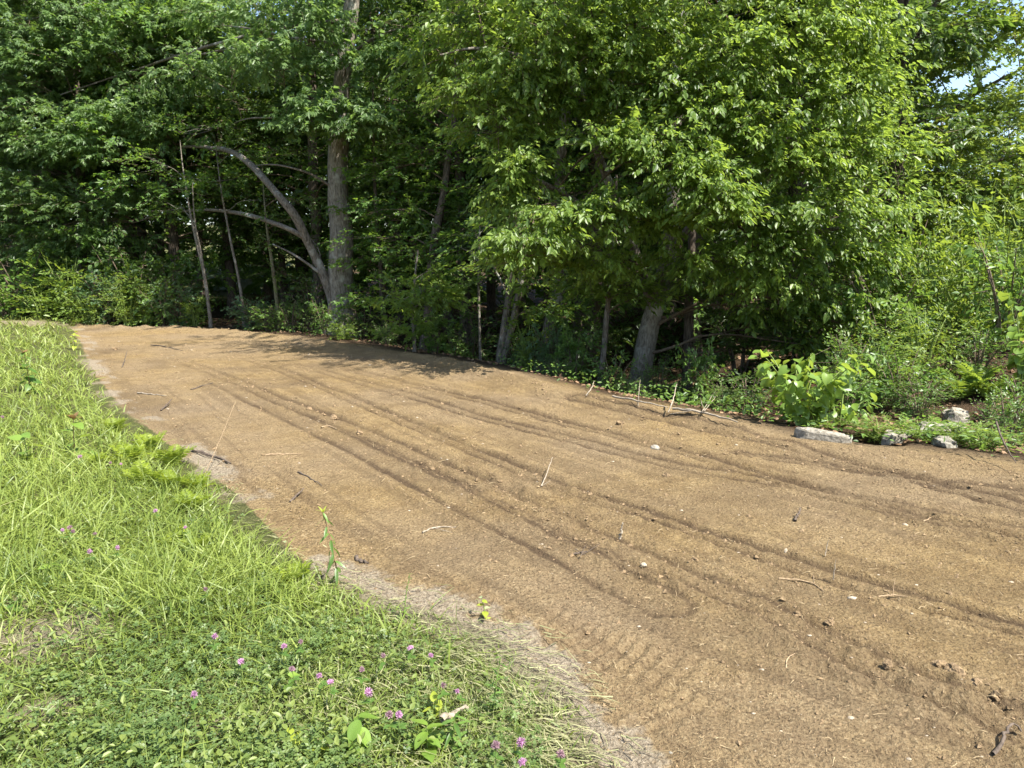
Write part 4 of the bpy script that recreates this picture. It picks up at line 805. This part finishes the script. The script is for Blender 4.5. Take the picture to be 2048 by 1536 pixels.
stick('curved_root', 'curved dark root at the grass edge below the tall straw', [(340, 903), (385, 903), (420, 912), (462, 930)], .014, 'dark_stick', seed=6, forks=[([(385, 905), (440, 925)], [.02, .0])])
stick('leaning_stick', 'thin dark stick leaning up near the far left corner of the dirt', [(244, 736), (249, 732), (256, 722)], .010, 'dark_stick', heights=[0, .05, .16], seed=7)
stick('twig', 'dark twig pointing right in the upper left soil', [(382, 781), (405, 773), (426, 766)], .010, 'dark_stick', seed=8)
stick('twig', 'dark twig with a thick end, left of the tall straw', [(322, 823), (332, 817), (345, 808)], .010, 'dark_stick', heights=[0, .02, .05], seed=9)
stick('twig', 'long dark twig lying across the far left soil', [(302, 691), (330, 694), (365, 702)], .012, 'dark_stick', seed=10)
stick('root', 'pale twig lying beside the grass edge in the upper left', [(275, 787), (305, 790), (333, 793)], .009, 'dead_twig', seed=11)
stick('root', 'pale curved root on the cloddy ridge', [(643, 857), (658, 852), (674, 860)], .008, 'root', seed=12)
stick('root', 'pale curved root lying in the left half of the field', [(532, 911), (560, 910), (602, 911)], .007, 'root', seed=13, forks=[([(575, 920), (600, 912)], [0, 0])])
stick('twig', 'dark twig slanting down right, left of the field centre', [(596, 946), (615, 956), (644, 974)], .007, 'dark_stick', seed=14)
stick('twig', 'short dark stick beside the grass edge above the tall leafy weed', [(580, 1008), (592, 998), (608, 988)], .008, 'dark_stick', seed=15, heights=[0, .01, .03])
stick('root', 'long thin pale root bending at its end, right of the centre', [(1557, 1160), (1600, 1164), (1628, 1170), (1648, 1190)], .0042, 'root', seed=16, forks=[([(1628, 1171), (1626, 1160)], [0, .02])])
stick('root', 'crossed pale root below the upper right track', [(1756, 1200), (1785, 1196), (1815, 1196)], .0042, 'root', seed=17, forks=[([(1785, 1198), (1788, 1180)], [0, .05])])
stick('thin_twig', 'hair-thin upright twig right of the churned track', [(1666, 1165), (1667, 1165), (1668, 1164)], .003, 'dead_twig', heights=[0, .06, .11], seed=18)
stick('thin_twig', 'thin upright twig by the dark line in the right half', [(1650, 1115), (1652, 1114), (1655, 1113)], .003, 'dead_twig', heights=[0, .04, .09], seed=19)
stick('bark_piece', 'dark piece of bark on the bare strip right of the tall leafy weed', [(712, 1120), (722, 1127), (737, 1130)], .012, 'dark_stick', seed=20, cat='bark')
stick('broken_branch', 'short thick grey branch lying in the grass near the bottom', [(884, 1470), (905, 1458), (935, 1444)], .013, 'dead_twig', lift=.05, seed=21, group=None)
stick('root', 'pale thin root hooked round in the lower right soil', [(1572, 1345), (1572, 1325), (1590, 1311)], .0035, 'root', seed=22)
stick('root', 'pale short root near the bottom right stick', [(1828, 1448), (1845, 1442), (1854, 1450)], .0035, 'root', seed=23)
stick('dead_twig_cluster', 'knot of dead twigs in the soil at the middle of the field', [(1145, 1112), (1165, 1108), (1190, 1110)], .006, 'dark_stick', seed=24, forks=[([(1160, 1120), (1172, 1100)], [0, .02]), ([(1150, 1104), (1175, 1116)], [.01, 0]), ([(1165, 1112), (1200, 1102)], [0, .03])])
stick('root', 'pale twig lying low in the upper right soil', [(1828, 1052), (1845, 1048), (1862, 1040)], .006, 'root', seed=25)
stick('fallen_branch', 'long pale bare branch fallen on the berm, its twigs standing up', [(1345, 828), (1385, 832), (1420, 838), (1475, 856)], .013, 'dead_twig', lift=.05, seed=26, group='branches on the berm', forks=[([(1408, 836), (1436, 815)], [.02, .18]), ([(1404, 836), (1432, 790)], [.02, .05]), ([(1408, 836), (1398, 812)], [.02, .12]), ([(1385, 832), (1340, 838)], [0, 0])])
stick('fallen_branch', 'pale hooked root on the berm in front of the leaning elm trunk', [(1336, 832), (1345, 825), (1352, 815)], .008, 'dead_twig', lift=.04, seed=27, group='branches on the berm', heights=[0, .08, .22])
stick('fallen_branch', 'thin grey branch lying along the berm top', [(1225, 803), (1270, 812), (1335, 826)], .012, 'dead_twig', lift=.06, seed=28, group='branches on the berm')
stick('fallen_branch', 'small upright dead twig on the berm left of the fallen branch', [(1276, 812), (1277, 810), (1279, 806)], .005, 'dead_twig', lift=.0, seed=29, group='branches on the berm', heights=[0, .12, .26])
stick('root', 'pale curled root on the berm below the slim lichen-spotted stem', [(1172, 797), (1182, 792), (1188, 786)], .008, 'dead_twig', lift=.03, seed=30, group='branches on the berm', heights=[0, .05, .12])
stick('leaning_branch', 'thin bare branch lying among the low plants at the right edge', [(1985, 915), (2002, 930), (2030, 944)], .008, 'dark_stick', lift=.05, seed=31, group=None, heights=[.25, .12, .02])

# ------------------------------------------------------------------ loose litter that nobody could count
def visible_scatter(n, rmin, rmax, azmax=40, power=1.0, seed=0):
    """random ground points, thinning out with distance"""
    r = np.random.default_rng(seed); u = r.random(n)
    rr = rmin * (rmax / rmin) ** u if power == 1 else ((rmin ** (1 - power)) + u * (rmax ** (1 - power) - rmin ** (1 - power))) ** (1 / (1 - power))
    a = np.radians(r.uniform(-azmax, azmax, n)); return rr * np.sin(a), rr * np.cos(a), r
def churn_weight(x, y):
    w = np.zeros(x.shape)
    for pts, dep, hw, rid, churn in TRK:
        d, s = line_dist(x, y, pts); w = np.maximum(w, np.exp(-(d / (1.5 * hw)) ** 2) * (.35 + .65 * sst(.008, .03, np.array(churn))) * (.4 + .6 * sst(-.3, .4, vnoise(s / .8 + dep * 300, s * 0, 2))))
    return w
def scatter_clods():
    x, y, r = visible_scatter(190000, 2.0, 20, 38, 1.0, 501)
    z, sd, dl, dr, lawn, moist = terrain(x, y)
    w = .17 + .9 * churn_weight(x, y) + .5 * np.exp(-(dr / .5) ** 2)
    k = (sd > .02) & (r.random(len(x)) < w * .55); x, y, z = x[k], y[k], z[k]; n = len(x)
    rd = np.hypot(x, y); size = np.clip(.0024 * np.exp(r.normal(0, .55, n)) * (.6 + .20 * rd), .002, .022)
    V = np.array([(1, 0, 0), (-1, 0, 0), (0, 1, 0), (0, -1, 0), (0, 0, 1), (0, 0, -1)], float); T = np.array([(0, 2, 4), (2, 1, 4), (1, 3, 4), (3, 0, 4), (2, 0, 5), (1, 2, 5), (3, 1, 5), (0, 3, 5)])
    rot = r.uniform(0, 6.283, n); cr, sr = np.cos(rot)[:, None], np.sin(rot)[:, None]
    V = np.stack([V[None, :, 0] * cr - V[None, :, 1] * sr + .3 * V[None, :, 2] * sr, V[None, :, 0] * sr + V[None, :, 1] * cr, V[None, :, 2] * np.ones((n, 1)) + .3 * V[None, :, 0]], -1)
    W = V * (1 + r.normal(0, .25, (n, 6, 1))) * size[:, None, None] * np.array([1, 1, .75]) + np.stack([x, y, z + size * .2], 1)[:, None]
    T_ = (T[None] + (np.arange(n) * 6)[:, None, None]).reshape(-1, 3)
    tag(mesh_obj('loose_soil_crumbs', W.reshape(-1, 3), [T_], M['clod']), 'brown crumbs of loose soil strewn over the graded dirt', 'soil', kind='stuff')
    x, y, r = visible_scatter(450, 2.0, 18, 38, 1.0, 502); z, sd = terrain(x, y)[:2]; k = sd > .05; x, y, z = x[k], y[k], z[k]; n = len(x); V, T = ICO1
    size = .0045 * np.exp(r.normal(0, .4, n)) * (.6 + .16 * np.hypot(x, y))
    W = V[None] * (1 + r.normal(0, .12, (n, len(V), 1))) * size[:, None, None] * np.array([1.2, .8, .45]) + np.stack([x, y, z + size * .05], 1)[:, None]
    T_ = (T[None] + (np.arange(n) * len(V))[:, None, None]).reshape(-1, 3)
    tag(mesh_obj('pebbles', W.reshape(-1, 3), [T_], M['pebble'], smooth=True), 'small pale pebbles scattered over the dirt', 'pebbles', kind='stuff')
scatter_clods()
def strips(x, y, z, yaw, pitch, L, w, bend, r, segs=2, wobble=0.0):
    """thin blades of quads: returns V, Q"""
    n = len(x); d = np.stack([np.cos(yaw) * np.cos(pitch), np.sin(yaw) * np.cos(pitch), np.sin(pitch)], 1)
    sde = np.stack([-np.sin(yaw), np.cos(yaw), np.zeros(n)], 1)
    fw = np.stack([np.cos(yaw), np.sin(yaw), np.zeros(n)], 1)
    ro = r.uniform(-.9, .9, n)[:, None]; sde = norm(sde * np.cos(ro) + np.cross(d, sde) * np.sin(ro))
    V = []
    for i in range(segs + 1):
        t = i / segs; c = np.stack([x, y, z], 1) + d * (L * t)[:, None] + fw * (bend * L * t * t)[:, None]; c[:, 2] -= np.abs(bend) * L * t * t * .55
        if wobble: c += r.normal(0, 1, (n, 3)) * (wobble * L)[:, None] * (t * (1 - t) * 4 + .2)
        ww = w * (1 - .85 * t ** 1.5) * .5
        V += [c - sde * ww[:, None], c + sde * ww[:, None]]
    V = np.stack(V, 1); b = (np.arange(n) * (2 * segs + 2))[:, None, None]
    Q = np.array([[2 * i, 2 * i + 1, 2 * i + 3, 2 * i + 2] for i in range(segs)])[None] + b
    return V.reshape(-1, 3), Q.reshape(-1, 4), segs
def strip_obj(name, parts, mat, label, cat, r):
    V = []; Q = []; rn = []; tn = []; n0 = 0
    for (v, q, s, tint) in parts:
        V.append(v); Q.append(q + n0); n0 += len(v); k = len(q) // s; rn.append(np.repeat(r.random(k), s)); tn.append(np.repeat(tint, s))
    o = mesh_obj(name, np.vstack(V), [np.vstack(Q)], mat, attrs=dict(rnd=('FACE', np.concatenate(rn)), tint=('FACE', np.concatenate(tn))))
    return tag(o, label, cat, kind='stuff')
def scatter_straw():
    x, y, r = visible_scatter(5500, 2.0, 17, 38, 1.0, 511); z, sd = terrain(x, y)[:2]; k = sd > -.05; x, y, z = x[k], y[k], z[k]; n = len(x); rd = np.hypot(x, y)
    L = r.uniform(.015, .05, n) * (.7 + .10 * rd); w = .0016 * (.8 + .22 * rd) * np.ones(n)
    v, q, s = strips(x, y, z + .006, r.uniform(0, 6.283, n), r.normal(.1, .22, n), L, w, r.normal(0, .3, n), r, 3, .06)
    strip_obj('straw_bits', [(v, q, s, r.random(n))], M['straw'], 'bits of straw and rootlets strewn over the dirt', 'straw', r)
scatter_straw()

# ------------------------------------------------------------------ the lawn: grass, clover, clippings
BARE = [(flat(95, 1290)[:2], .34), (flat(60, 1215)[:2], .10), (flat(60, 655)[:2], 1.0), (flat(90, 1440)[:2], .10)]
def lawn_fields(x, y):
    z, sd, dl, dr, lawn, _ = terrain(x, y); bare = np.zeros(x.shape)
    for c, w in BARE: bare = np.maximum(bare, np.exp(-(np.hypot(x - c[0], (y - c[1]) * 1.4) / w) ** 2))
    return z, sd, dl, lawn, bare
def grow_lawn():
    # tall meadow grass, further than about three metres
    x, y, r = visible_scatter(190000, 2.0, 30, 41, 1.15, 601); z, sd, dl, lawn, bare = lawn_fields(x, y)
    rd = np.hypot(x, y); tall = sst(2.9, 4.0, rd + .5 * fbm(x, y, .8, 3, 1))
    den = fbm(x, y, .45, 3, 2)
    keep = lawn & (r.random(len(x)) < np.clip((.75 + .5 * den) * (1 - .85 * bare) * sst(-.02, .30, dl + .10 * den), 0, 1)) & (r.random(len(x)) < .35 + .65 * tall)
    x, y, z, rd, tall, dl, den = [a[keep] for a in (x, y, z, rd, tall, dl, den)]; n = len(x)
    L = (.055 + .15 * tall * r.uniform(.3, 1.25, n)) * (1 + .35 * fbm(x, y, .7, 3, 4)) * (.55 + .45 * sst(0, .5, dl)) + .10 * (r.random(n) < .03)
    w = (.0040 + .00095 * rd) * r.uniform(.45, 1.5, n)
    yaw = r.uniform(0, 6.283, n) + 0; bend = r.uniform(.1, .9, n)
    v, q, s = strips(x, y, z - .004, yaw, np.radians(r.normal(66, 17, n)), L, w, bend, r, 3)
    tint = np.clip(.48 + .55 * fbm(x, y, .5, 3, 3) + .25 * sst(4, 9, rd) + r.normal(0, .12, n), 0, 1)
    strip_obj('meadow_grass', [(v, q, s, tint)], M['grass'], 'tall uncut yellow-green grass left of the dirt', 'grass', r)
    # short mown grass and clover close by
    x, y, r = visible_scatter(95000, 1.5, 6.0, 44, 1.0, 602); z, sd, dl, lawn, bare = lawn_fields(x, y)
    den = fbm(x, y, .35, 3, 5); keep = lawn & (r.random(len(x)) < np.clip((.75 + .9 * den) * (1 - .9 * bare) * sst(.02, .40, dl + .12 * den), 0, 1)) & (np.hypot(x, y) < 4.6)
    x, y, z = x[keep], y[keep], z[keep]; n = len(x); rd = np.hypot(x, y)
    L = .045 * np.exp(r.normal(0, .4, n)); w = .0045 * r.uniform(.5, 1.7, n) * (.7 + .13 * rd)
    v, q, s = strips(x, y, z - .003, r.uniform(0, 6.283, n), np.radians(r.normal(45, 22, n)), L, w, r.uniform(.1, 1.1, n), r, 2)
    strip_obj('mown_grass', [(v, q, s, np.clip(.5 + .5 * fbm(x, y, .3, 3, 2), 0, 1))], M['lawn'], 'short grass in the lower left of the lawn', 'grass', r)
    x, y, r = visible_scatter(80000, 1.5, 5.5, 44, 1.0, 603); z, sd, dl, lawn, bare = lawn_fields(x, y)
    den = fbm(x, y, .30, 3, 0); keep = lawn & (r.random(len(x)) < np.clip((.30 + 1.5 * den) * (1 - bare) * sst(.12, .5, dl + .15 * den), 0, 1))
    x, y, z = x[keep], y[keep], z[keep]; n = len(x)
    hgt = r.uniform(.012, .07, n) * (1 + .5 * fbm(x, y, .3, 2, 1)); d = r.normal(0, 1, (n, 3)); d[:, 2] *= .25
    F = frames(d, np.array([0, 0, 1.0]) + r.normal(0, .35, (n, 3))); size = r.uniform(.012, .026, n)
    V, Fq, nf = spread(np.stack([x, y, z + hgt], 1), F, size, 'trefoil')
    o = mesh_obj('clover_leaves', V, [Fq], M['clover'], attrs=dict(rnd=('FACE', np.repeat(r.random(n), nf)), tint=('FACE', np.repeat(np.clip(.5 + .5 * fbm(x, y, .4, 3, 4), 0, 1), nf))))
    tag(o, 'low clover leaves carpeting the near lawn', 'clover', kind='stuff')
    # mixed weed leaves
    x, y, r = visible_scatter(42000, 1.5, 8, 44, 1.1, 604); z, sd, dl, lawn, bare = lawn_fields(x, y)
    den = fbm(x, y, .28, 3, 3); keep = lawn & (r.random(len(x)) < np.clip((.25 + 1.3 * den) * (1 - bare) * sst(.15, .5, dl), 0, 1))
    x, y, z = x[keep], y[keep], z[keep]; n = len(x); d = r.normal(0, 1, (n, 3)); d[:, 2] = r.uniform(-.2, .8, n)
    F = frames(d, np.array([0, 0, 1.0]) + r.normal(0, .3, (n, 3)))
    V, Fq, nf = spread(np.stack([x, y, z + r.uniform(.01, .09, n)], 1), F, r.uniform(.014, .036, n), 'ovate')
    o = mesh_obj('weed_leaves', V, [Fq], M['lawn'], attrs=dict(rnd=('FACE', np.repeat(r.random(n), nf)), tint=('FACE', np.repeat(np.clip(.6 + .4 * fbm(x, y, .4, 3, 5), 0, 1), nf))))
    tag(o, 'mixed small weed leaves among the lawn grass', 'weeds', kind='stuff')
    # flattened cut grass along the edge
    x, y, r = visible_scatter(95000, 1.5, 9, 44, 1.1, 605); z, sd, dl, lawn, bare = lawn_fields(x, y)
    near = sst(5.5, 3.0, np.hypot(x, y)); e = np.where(sd > 0, -dl, dl)
    band = np.exp(-((e - .16 * near) / (.06 + .13 * near)) ** 2) * (.25 + .75 * near) + .42 * lawn * near * sst(-.15, .45, fbm(x, y, .6, 3, 3)) + .5 * bare * lawn
    keep = (lawn | (dl < .25)) & (r.random(len(x)) < band * np.clip(.65 + .8 * fbm(x, y, .3, 3, 1), .05, 1)); x, y, z = x[keep], y[keep], z[keep]; n = len(x)
    yaw = R(-38) + 1.1 * fbm(x, y, .5, 3, 2) + r.normal(0, .55, n) + math.pi * (r.random(n) < .5)
    v, q, s = strips(x, y, z + r.uniform(.004, .03, n), yaw, r.normal(.05, .14, n), r.uniform(.04, .12, n), .0036 * r.uniform(.6, 1.5, n), r.normal(0, .25, n), r, 3, .03)
    strip_obj('cut_grass', [(v, q, s, np.clip(.5 + .7 * fbm(x, y, .3, 3, 4), 0, 1))], M['clip'], 'flattened cut grass drying along the edge of the dirt', 'grass clippings', r)
    # dead leaves on the wood floor and on the right bank
    x, y, r = visible_scatter(26000, 6, 24, 40, 1.0, 606); z, sd, dl, dr, lawn, _ = terrain(x, y, False)
    keep = (~lawn) & (sd < -.5 - .3 * r.random(len(x))); x, y, z = x[keep], y[keep], z[keep]; n = len(x); d = r.normal(0, 1, (n, 3)); d[:, 2] *= .2
    F = frames(d, np.array([0, 0, 1.0]) + r.normal(0, .4, (n, 3)))
    V, Fq, nf = spread(np.stack([x, y, z + .012], 1), F, r.uniform(.035, .08, n), 'round')
    o = mesh_obj('leaf_litter', V, [Fq], M['litter'], attrs=dict(rnd=('FACE', np.repeat(r.random(n), nf)), tint=('FACE', np.repeat(r.random(n), nf))))
    tag(o, 'brown dead leaves covering the floor of the wood', 'leaf litter', kind='stuff')
    # ground plants on the wood floor near the edge
    x, y, r = visible_scatter(26000, 6, 22, 40, 1.0, 607); z, sd, dl, dr, lawn, _ = terrain(x, y, False)
    lp = G(1958, 850); keep = (~lawn) & (sd < -.18) & (np.hypot((x - lp[0]) / .75, (y - lp[1]) / 1.1) > 1 + .25 * fbm(x, y, .3, 2, 1)) & (r.random(len(x)) < np.clip(np.exp(-(-sd - .2) / 1.6) * (.5 + 1.4 * fbm(x, y, .9, 3, 2)), 0, 1)); x, y, z = x[keep], y[keep], z[keep]; n = len(x)
    d = r.normal(0, 1, (n, 3)); d[:, 2] = r.uniform(-.3, .7, n); F = frames(d, np.array([0, 0, 1.0]) + r.normal(0, .4, (n, 3)))
    V, Fq, nf = spread(np.stack([x, y, z + r.uniform(.02, .22, n)], 1), F, r.uniform(.035, .075, n), 'ovate')
    o = mesh_obj('ground_cover', V, [Fq], M['bush'], attrs=dict(rnd=('FACE', np.repeat(r.random(n), nf)), tint=('FACE', np.repeat(r.random(n), nf))))
    tag(o, 'low green ground plants along the foot of the wood', 'ground cover', kind='stuff')
grow_lawn()

# ------------------------------------------------------------------ single plants and flowers
def blossom_meshes():
    out = []
    for k in range(3):
        r = np.random.default_rng(800 + k); n = 90; v = norm(r.normal(0, 1, (n, 3)) + [0, 0, .25]); v[:, 2] = np.abs(v[:, 2]) * np.where(r.random(n) < .8, 1, -.5)
        F = frames(norm(v + [0, 0, .3]), r.normal(0, 1, (n, 3))); V, Fq, nf = spread(v * .0045, F, r.uniform(.008, .0125, n), 'lance')
        V[:, 2] *= 1.05; c = ICO1[0] * [.006, .006, .0065]
        o = mesh_obj('flower_head', np.vstack([V, c]), [Fq, ICO1[1] + len(V)], M['pink'], attrs=dict(rnd=('FACE', np.concatenate([np.repeat(r.random(n), nf), np.full(len(ICO1[1]), .2)])), tint=('FACE', np.full(len(Fq) + len(ICO1[1]), r.random()))))
        out.append(o.data); bpy.data.objects.remove(o)
    return out
BLOOM = blossom_meshes()
FADED = [m.copy() for m in BLOOM[:2]]
for m_ in FADED: m_.materials[0] = M['faded']
def clover_flower(label, px, py, s=1.0, seed=0):
    r = np.random.default_rng(seed + 820); d = ray(px, py); hgt = r.uniform(.09, .15)
    g0 = G(px, py); k = (CAM_H - g0[2] - hgt) / (CAM_H - g0[2]); top = np.array([0, 0, CAM_H]) + (g0 - [0, 0, CAM_H]) * k
    base = np.array([top[0] + r.normal(0, .012), top[1] + r.normal(0, .012), H(top[0], top[1])])
    root = empty('clover_flower', base); tag(root, label, 'flower', 'pink clover flowers in the grass')
    t = top - base; p, q = resample([np.zeros(3), t * [.2, .2, .5], t], [.0016, .0014, .0012], 6); V, Q = tube(p, q, 5); mesh_obj('stem', V, [Q], M['stem'], root, smooth=True)
    h = bpy.data.objects.new('flower_head', (BLOOM + FADED)[(seed * 7) % 5]); COL.objects.link(h); h.parent = root; h.location = t; h.scale = (s * 1.12 * r.uniform(.8, 1.1),) * 2 + (s * 1.12 * r.uniform(.75, 1.2),); h.rotation_euler = (r.normal(0, .25), r.normal(0, .25), r.uniform(0, 6))
    for i in range(3):
        a = r.uniform(0, 6.283); put_leaf(OVAL, root, t * .8 - [0, 0, .01], (math.cos(a), math.sin(a), .2), .03, r=r)
for i, (px, py, s, lab) in enumerate([
    (388, 1394, 1.0, 'pink clover blossom alone in the short grass at the lower left'), (738, 1390, 1.1, 'large pink clover blossom above the paired blossoms'), (779, 1434, 1.0, 'left one of two pink clover blossoms side by side near the bottom'), (798, 1434, .95, 'right one of two pink clover blossoms side by side near the bottom'),
    (886, 1374, .9, 'pink clover blossom at the edge of the flattened grass'), (915, 1384, .6, 'faded small clover blossom inside the flattened grass'), (821, 1300, .95, 'clover blossom highest beside the flattened grass'), (766, 1314, .8, 'dull clover blossom left of the highest one beside the flattened grass'), (861, 1316, .7, 'small clover blossom on the flattened grass'),
    (724, 1344, .85, 'clover blossom between the straw and the large blossom'), (639, 1356, .85, 'clover blossom above the heart-leaved seedling in the near lawn'), (661, 1367, .8, 'dark clover blossom right of the heart-leaved seedling'), (584, 1344, .8, 'clover blossom left of the heart-leaved seedling'), (568, 1297, .9, 'tall-headed clover blossom in the middle of the near lawn'),
    (601, 1289, .8, 'clover blossom right of the tall-headed one'), (430, 1274, .95, 'clover blossom beside yellow leaves in the middle left lawn'), (482, 1324, .9, 'wilting clover blossom between the lone one and the tall-headed one'), (992, 1497, .95, 'clover blossom leftmost of the three along the bottom edge'), (1043, 1490, 1.1, 'large clover blossom in the middle of the three along the bottom edge'),
    (1121, 1514, 1.0, 'clover blossom rightmost of the three along the bottom edge'), (1046, 1531, .9, 'pale clover blossom cut by the bottom edge'), (311, 1023, .9, 'clover blossom alone below the yellow ferns'), (140, 1056, .95, 'top blossom of the cluster of three at the left'), (125, 1062, .85, 'left blossom of the cluster of three at the left'), (146, 1066, .85, 'right blossom of the cluster of three at the left'),
    (180, 1106, 1.1, 'bright clover blossom below the cluster of three'), (235, 1097, .85, 'dull clover blossom right of the bright one at the left'), (190, 1070, .8, 'faded clover blossom right of the cluster of three'), (371, 1057, .9, 'clover blossom right of the lone one, below the ferns'), (412, 1180, .85, 'pale clover blossom just above the cut straw'), (5, 835, 1.2, 'clover blossom in tall grass at the left edge'), (160, 915, 1.1, 'clover blossom in the shade of the broad-leaved seedling'), (221, 927, 1.0, 'left of two dull blossoms beside the ferns'), (242, 929, 1.0, 'right of two dull blossoms beside the ferns')]):
    clover_flower(lab, px, py, s, i)
def weed(name, label, base, h, leaves, n, size, seed, lean=(0, 0), stem='stem', rad=.004, d_up=(-.5, .3), top=None, group=None, cat='plant', taper=.5):
    r = np.random.default_rng(seed); root = empty(name, base); tag(root, label, cat, group)
    p, q = resample([np.array([0, 0, -.02]), np.array([lean[0] * .3, lean[1] * .3, h * .5]), np.array([lean[0], lean[1], h])], [rad, rad * .8, rad * .5], 12)
    V, Q = tube(p, q, 6); mesh_obj('stem', V, [Q], M[stem], root, smooth=True)
    for i in range(n):
        t = .18 + .80 * i / max(1, n - 1); c = p[min(11, int(t * 11.9))]; a = i * 2.4 + r.uniform(-.3, .3)
        put_leaf(leaves, root, c, (math.cos(a), math.sin(a), r.uniform(*d_up)), size * (1.1 - taper * t) * r.uniform(.8, 1.2), np.array([0, 0, 1]) + r.normal(0, .25, 3), r)
    for i in range(5 if top else 0):
        a = i * 1.26; put_leaf(top, root, p[-1], (math.cos(a) * .6, math.sin(a) * .6, r.uniform(.1, 1.0)), size * .45, r=r)
    return root
weed('tall_weed', 'tall leafy weed with a yellow top standing on the bare strip', G(678, 1172), .36, LANCE, 20, .095, 1, (-.075, .04), 'red_stem', .004, (-1.1, -.1), LANCE_Y)
weed('thin_weed', 'thin feathery weed beside the flattened grass', G(808, 1238), .21, LANCE, 22, .032, 2, (.03, .01), 'stem', .0025, (.1, .6))
weed('uprooted_weed', 'small uprooted weed with yellowing leaves on the edge of the dirt', G(972, 1240), .10, WILT + OVAL_Y, 7, .05, 3, (-.02, .0), 'stem', .003, (-.4, .4))
weed('broad_leaved_seedling', 'broad-leaved seedling with reddish top in the tall grass', G(150, 922), .34, OVAL_B, 7, .16, 4, (.02, 0), 'red_stem', .005, (-.2, .25), RED)
weed('broad_leaved_seedling', 'lower broad-leaved seedling at the left of the reddish-topped one', G(58, 930), .25, OVAL_B, 6, .17, 5, (-.02, 0), 'stem', .005, (-.2, .4))
weed('red_tipped_sapling', 'small red-tipped sapling standing in the far grass', G(62, 788), .50, OVAL, 16, .15, 6, (-.03, 0), 'red_stem', .006, (-.6, .1), RED)
weed('heart_leaved_seedling', 'seedling with three rounded blue-green leaves in the near lawn', G(583, 1392), .07, HEART, 4, .045, 7, (0, 0), 'stem', .002, (-.1, .3), taper=.1)
weed('pointed_leaf_plant', 'dark plant of long pointed leaves near the bottom of the lawn', G(720, 1500), .12, OVAL_B, 9, .085, 8, (0, 0), 'stem', .003, (-.8, .1), taper=.2)
weed('pointed_leaf_plant', 'light green plant with star-like leaves at the bottom right of the lawn', G(855, 1512), .11, OVAL_B, 10, .07, 9, (0, 0), 'stem', .003, (-.3, .3), taper=.2)
weed('pointed_leaf_plant', 'leafy plant with toothed leaves beside the rightmost blossoms', G(905, 1500), .12, LANCE, 14, .075, 10, (.01, 0), 'stem', .003, (-.2, .4), taper=.2)
weed('yellow_weed', 'yellow lobed leaf rosette low in the bottom lawn', G(640, 1525), .04, OVAL_Y, 6, .045, 11, (0, 0), 'stem', .002, (.0, .5), taper=.1)
weed('yellow_weed', 'yellow-leaved weed left of the bottom lawn rosette', G(583, 1500), .05, OVAL_Y, 7, .045, 12, (0, 0), 'stem', .002, (.0, .6), taper=.1)
weed('yellow_weed', 'yellow weed in the right part of the lawn under the large blossom', G(870, 1440), .06, OVAL_Y, 7, .05, 13, (0, 0), 'stem', .002, (.2, .8), taper=.1)
weed('yellow_weed', 'yellow-green weed between the far blossoms and the bare patch', G(105, 1160), .08, OVAL_B, 9, .06, 14, (0, 0), 'stem', .002, (-.2, .5), taper=.1)
weed('grass_edge_sapling', 'small bright sapling on the far grass edge beside the dirt', G(150, 700), .34, OVAL_Y, 12, .12, 15, (.02, 0), 'stem', .005, (-.4, .4))
weed('dark_weed', 'dark leafy weed by the bare patch at the left edge', G(30, 1228), .05, OVAL, 9, .045, 16, (0, 0), 'stem', .002, (-.1, .5), taper=.1)
weed('seed_stalk', 'dry seed stalk with a pale head left of the tall leafy weed', G(569, 1145), .16, LANCE, 4, .03, 17, (.01, 0), 'dark_stick', .002, (-.2, .3), WILT)
weed('tall_weed', 'slender weed rising through the flattened grass near the bottom', G(985, 1440), .22, LANCE, 22, .045, 18, (.03, .02), 'stem', .003, (.0, .6))
weed('red_tipped_sapling', 'red-tipped shoots rising above the far left bushes', GX(135, 20.6) + [0, 0, .0], 1.65, OVAL_B, 18, .22, 19, (.05, 0), 'red_stem', .012, (-.3, .3), RED)
# one tall dry straw leaning over the dirt
def tall_straw():
    a = G(404, 962); b = P(440, 880, a[1] + .25); c = P(470, 806, a[1] + .5); root = empty('tall_straw', a); tag(root, 'single tall dry grass stalk leaning right over the dirt', 'grass stalk')
    p, q = resample([np.zeros(3), b - a, c - a], [.0024, .0022, .0016], 14); V, Q = tube(p, q, 5); mesh_obj('stalk', V, [Q], M['root'], root, smooth=True)
    d = norm(p[-1] - p[-3]); F = frames(np.array([d + rng.normal(0, .25, 3) for _ in range(12)]), rng.normal(0, 1, (12, 3))); V, Fq, nf = spread(p[-1] - d * np.linspace(0, .06, 12)[:, None], F, np.full(12, .02), 'lance')
    mesh_obj('seed_head', V, [Fq], M['straw'], root, attrs=dict(rnd=('FACE', rng.random(len(Fq))), tint=('FACE', rng.random(len(Fq)))))
tall_straw()
bpy.context.view_layer.update()
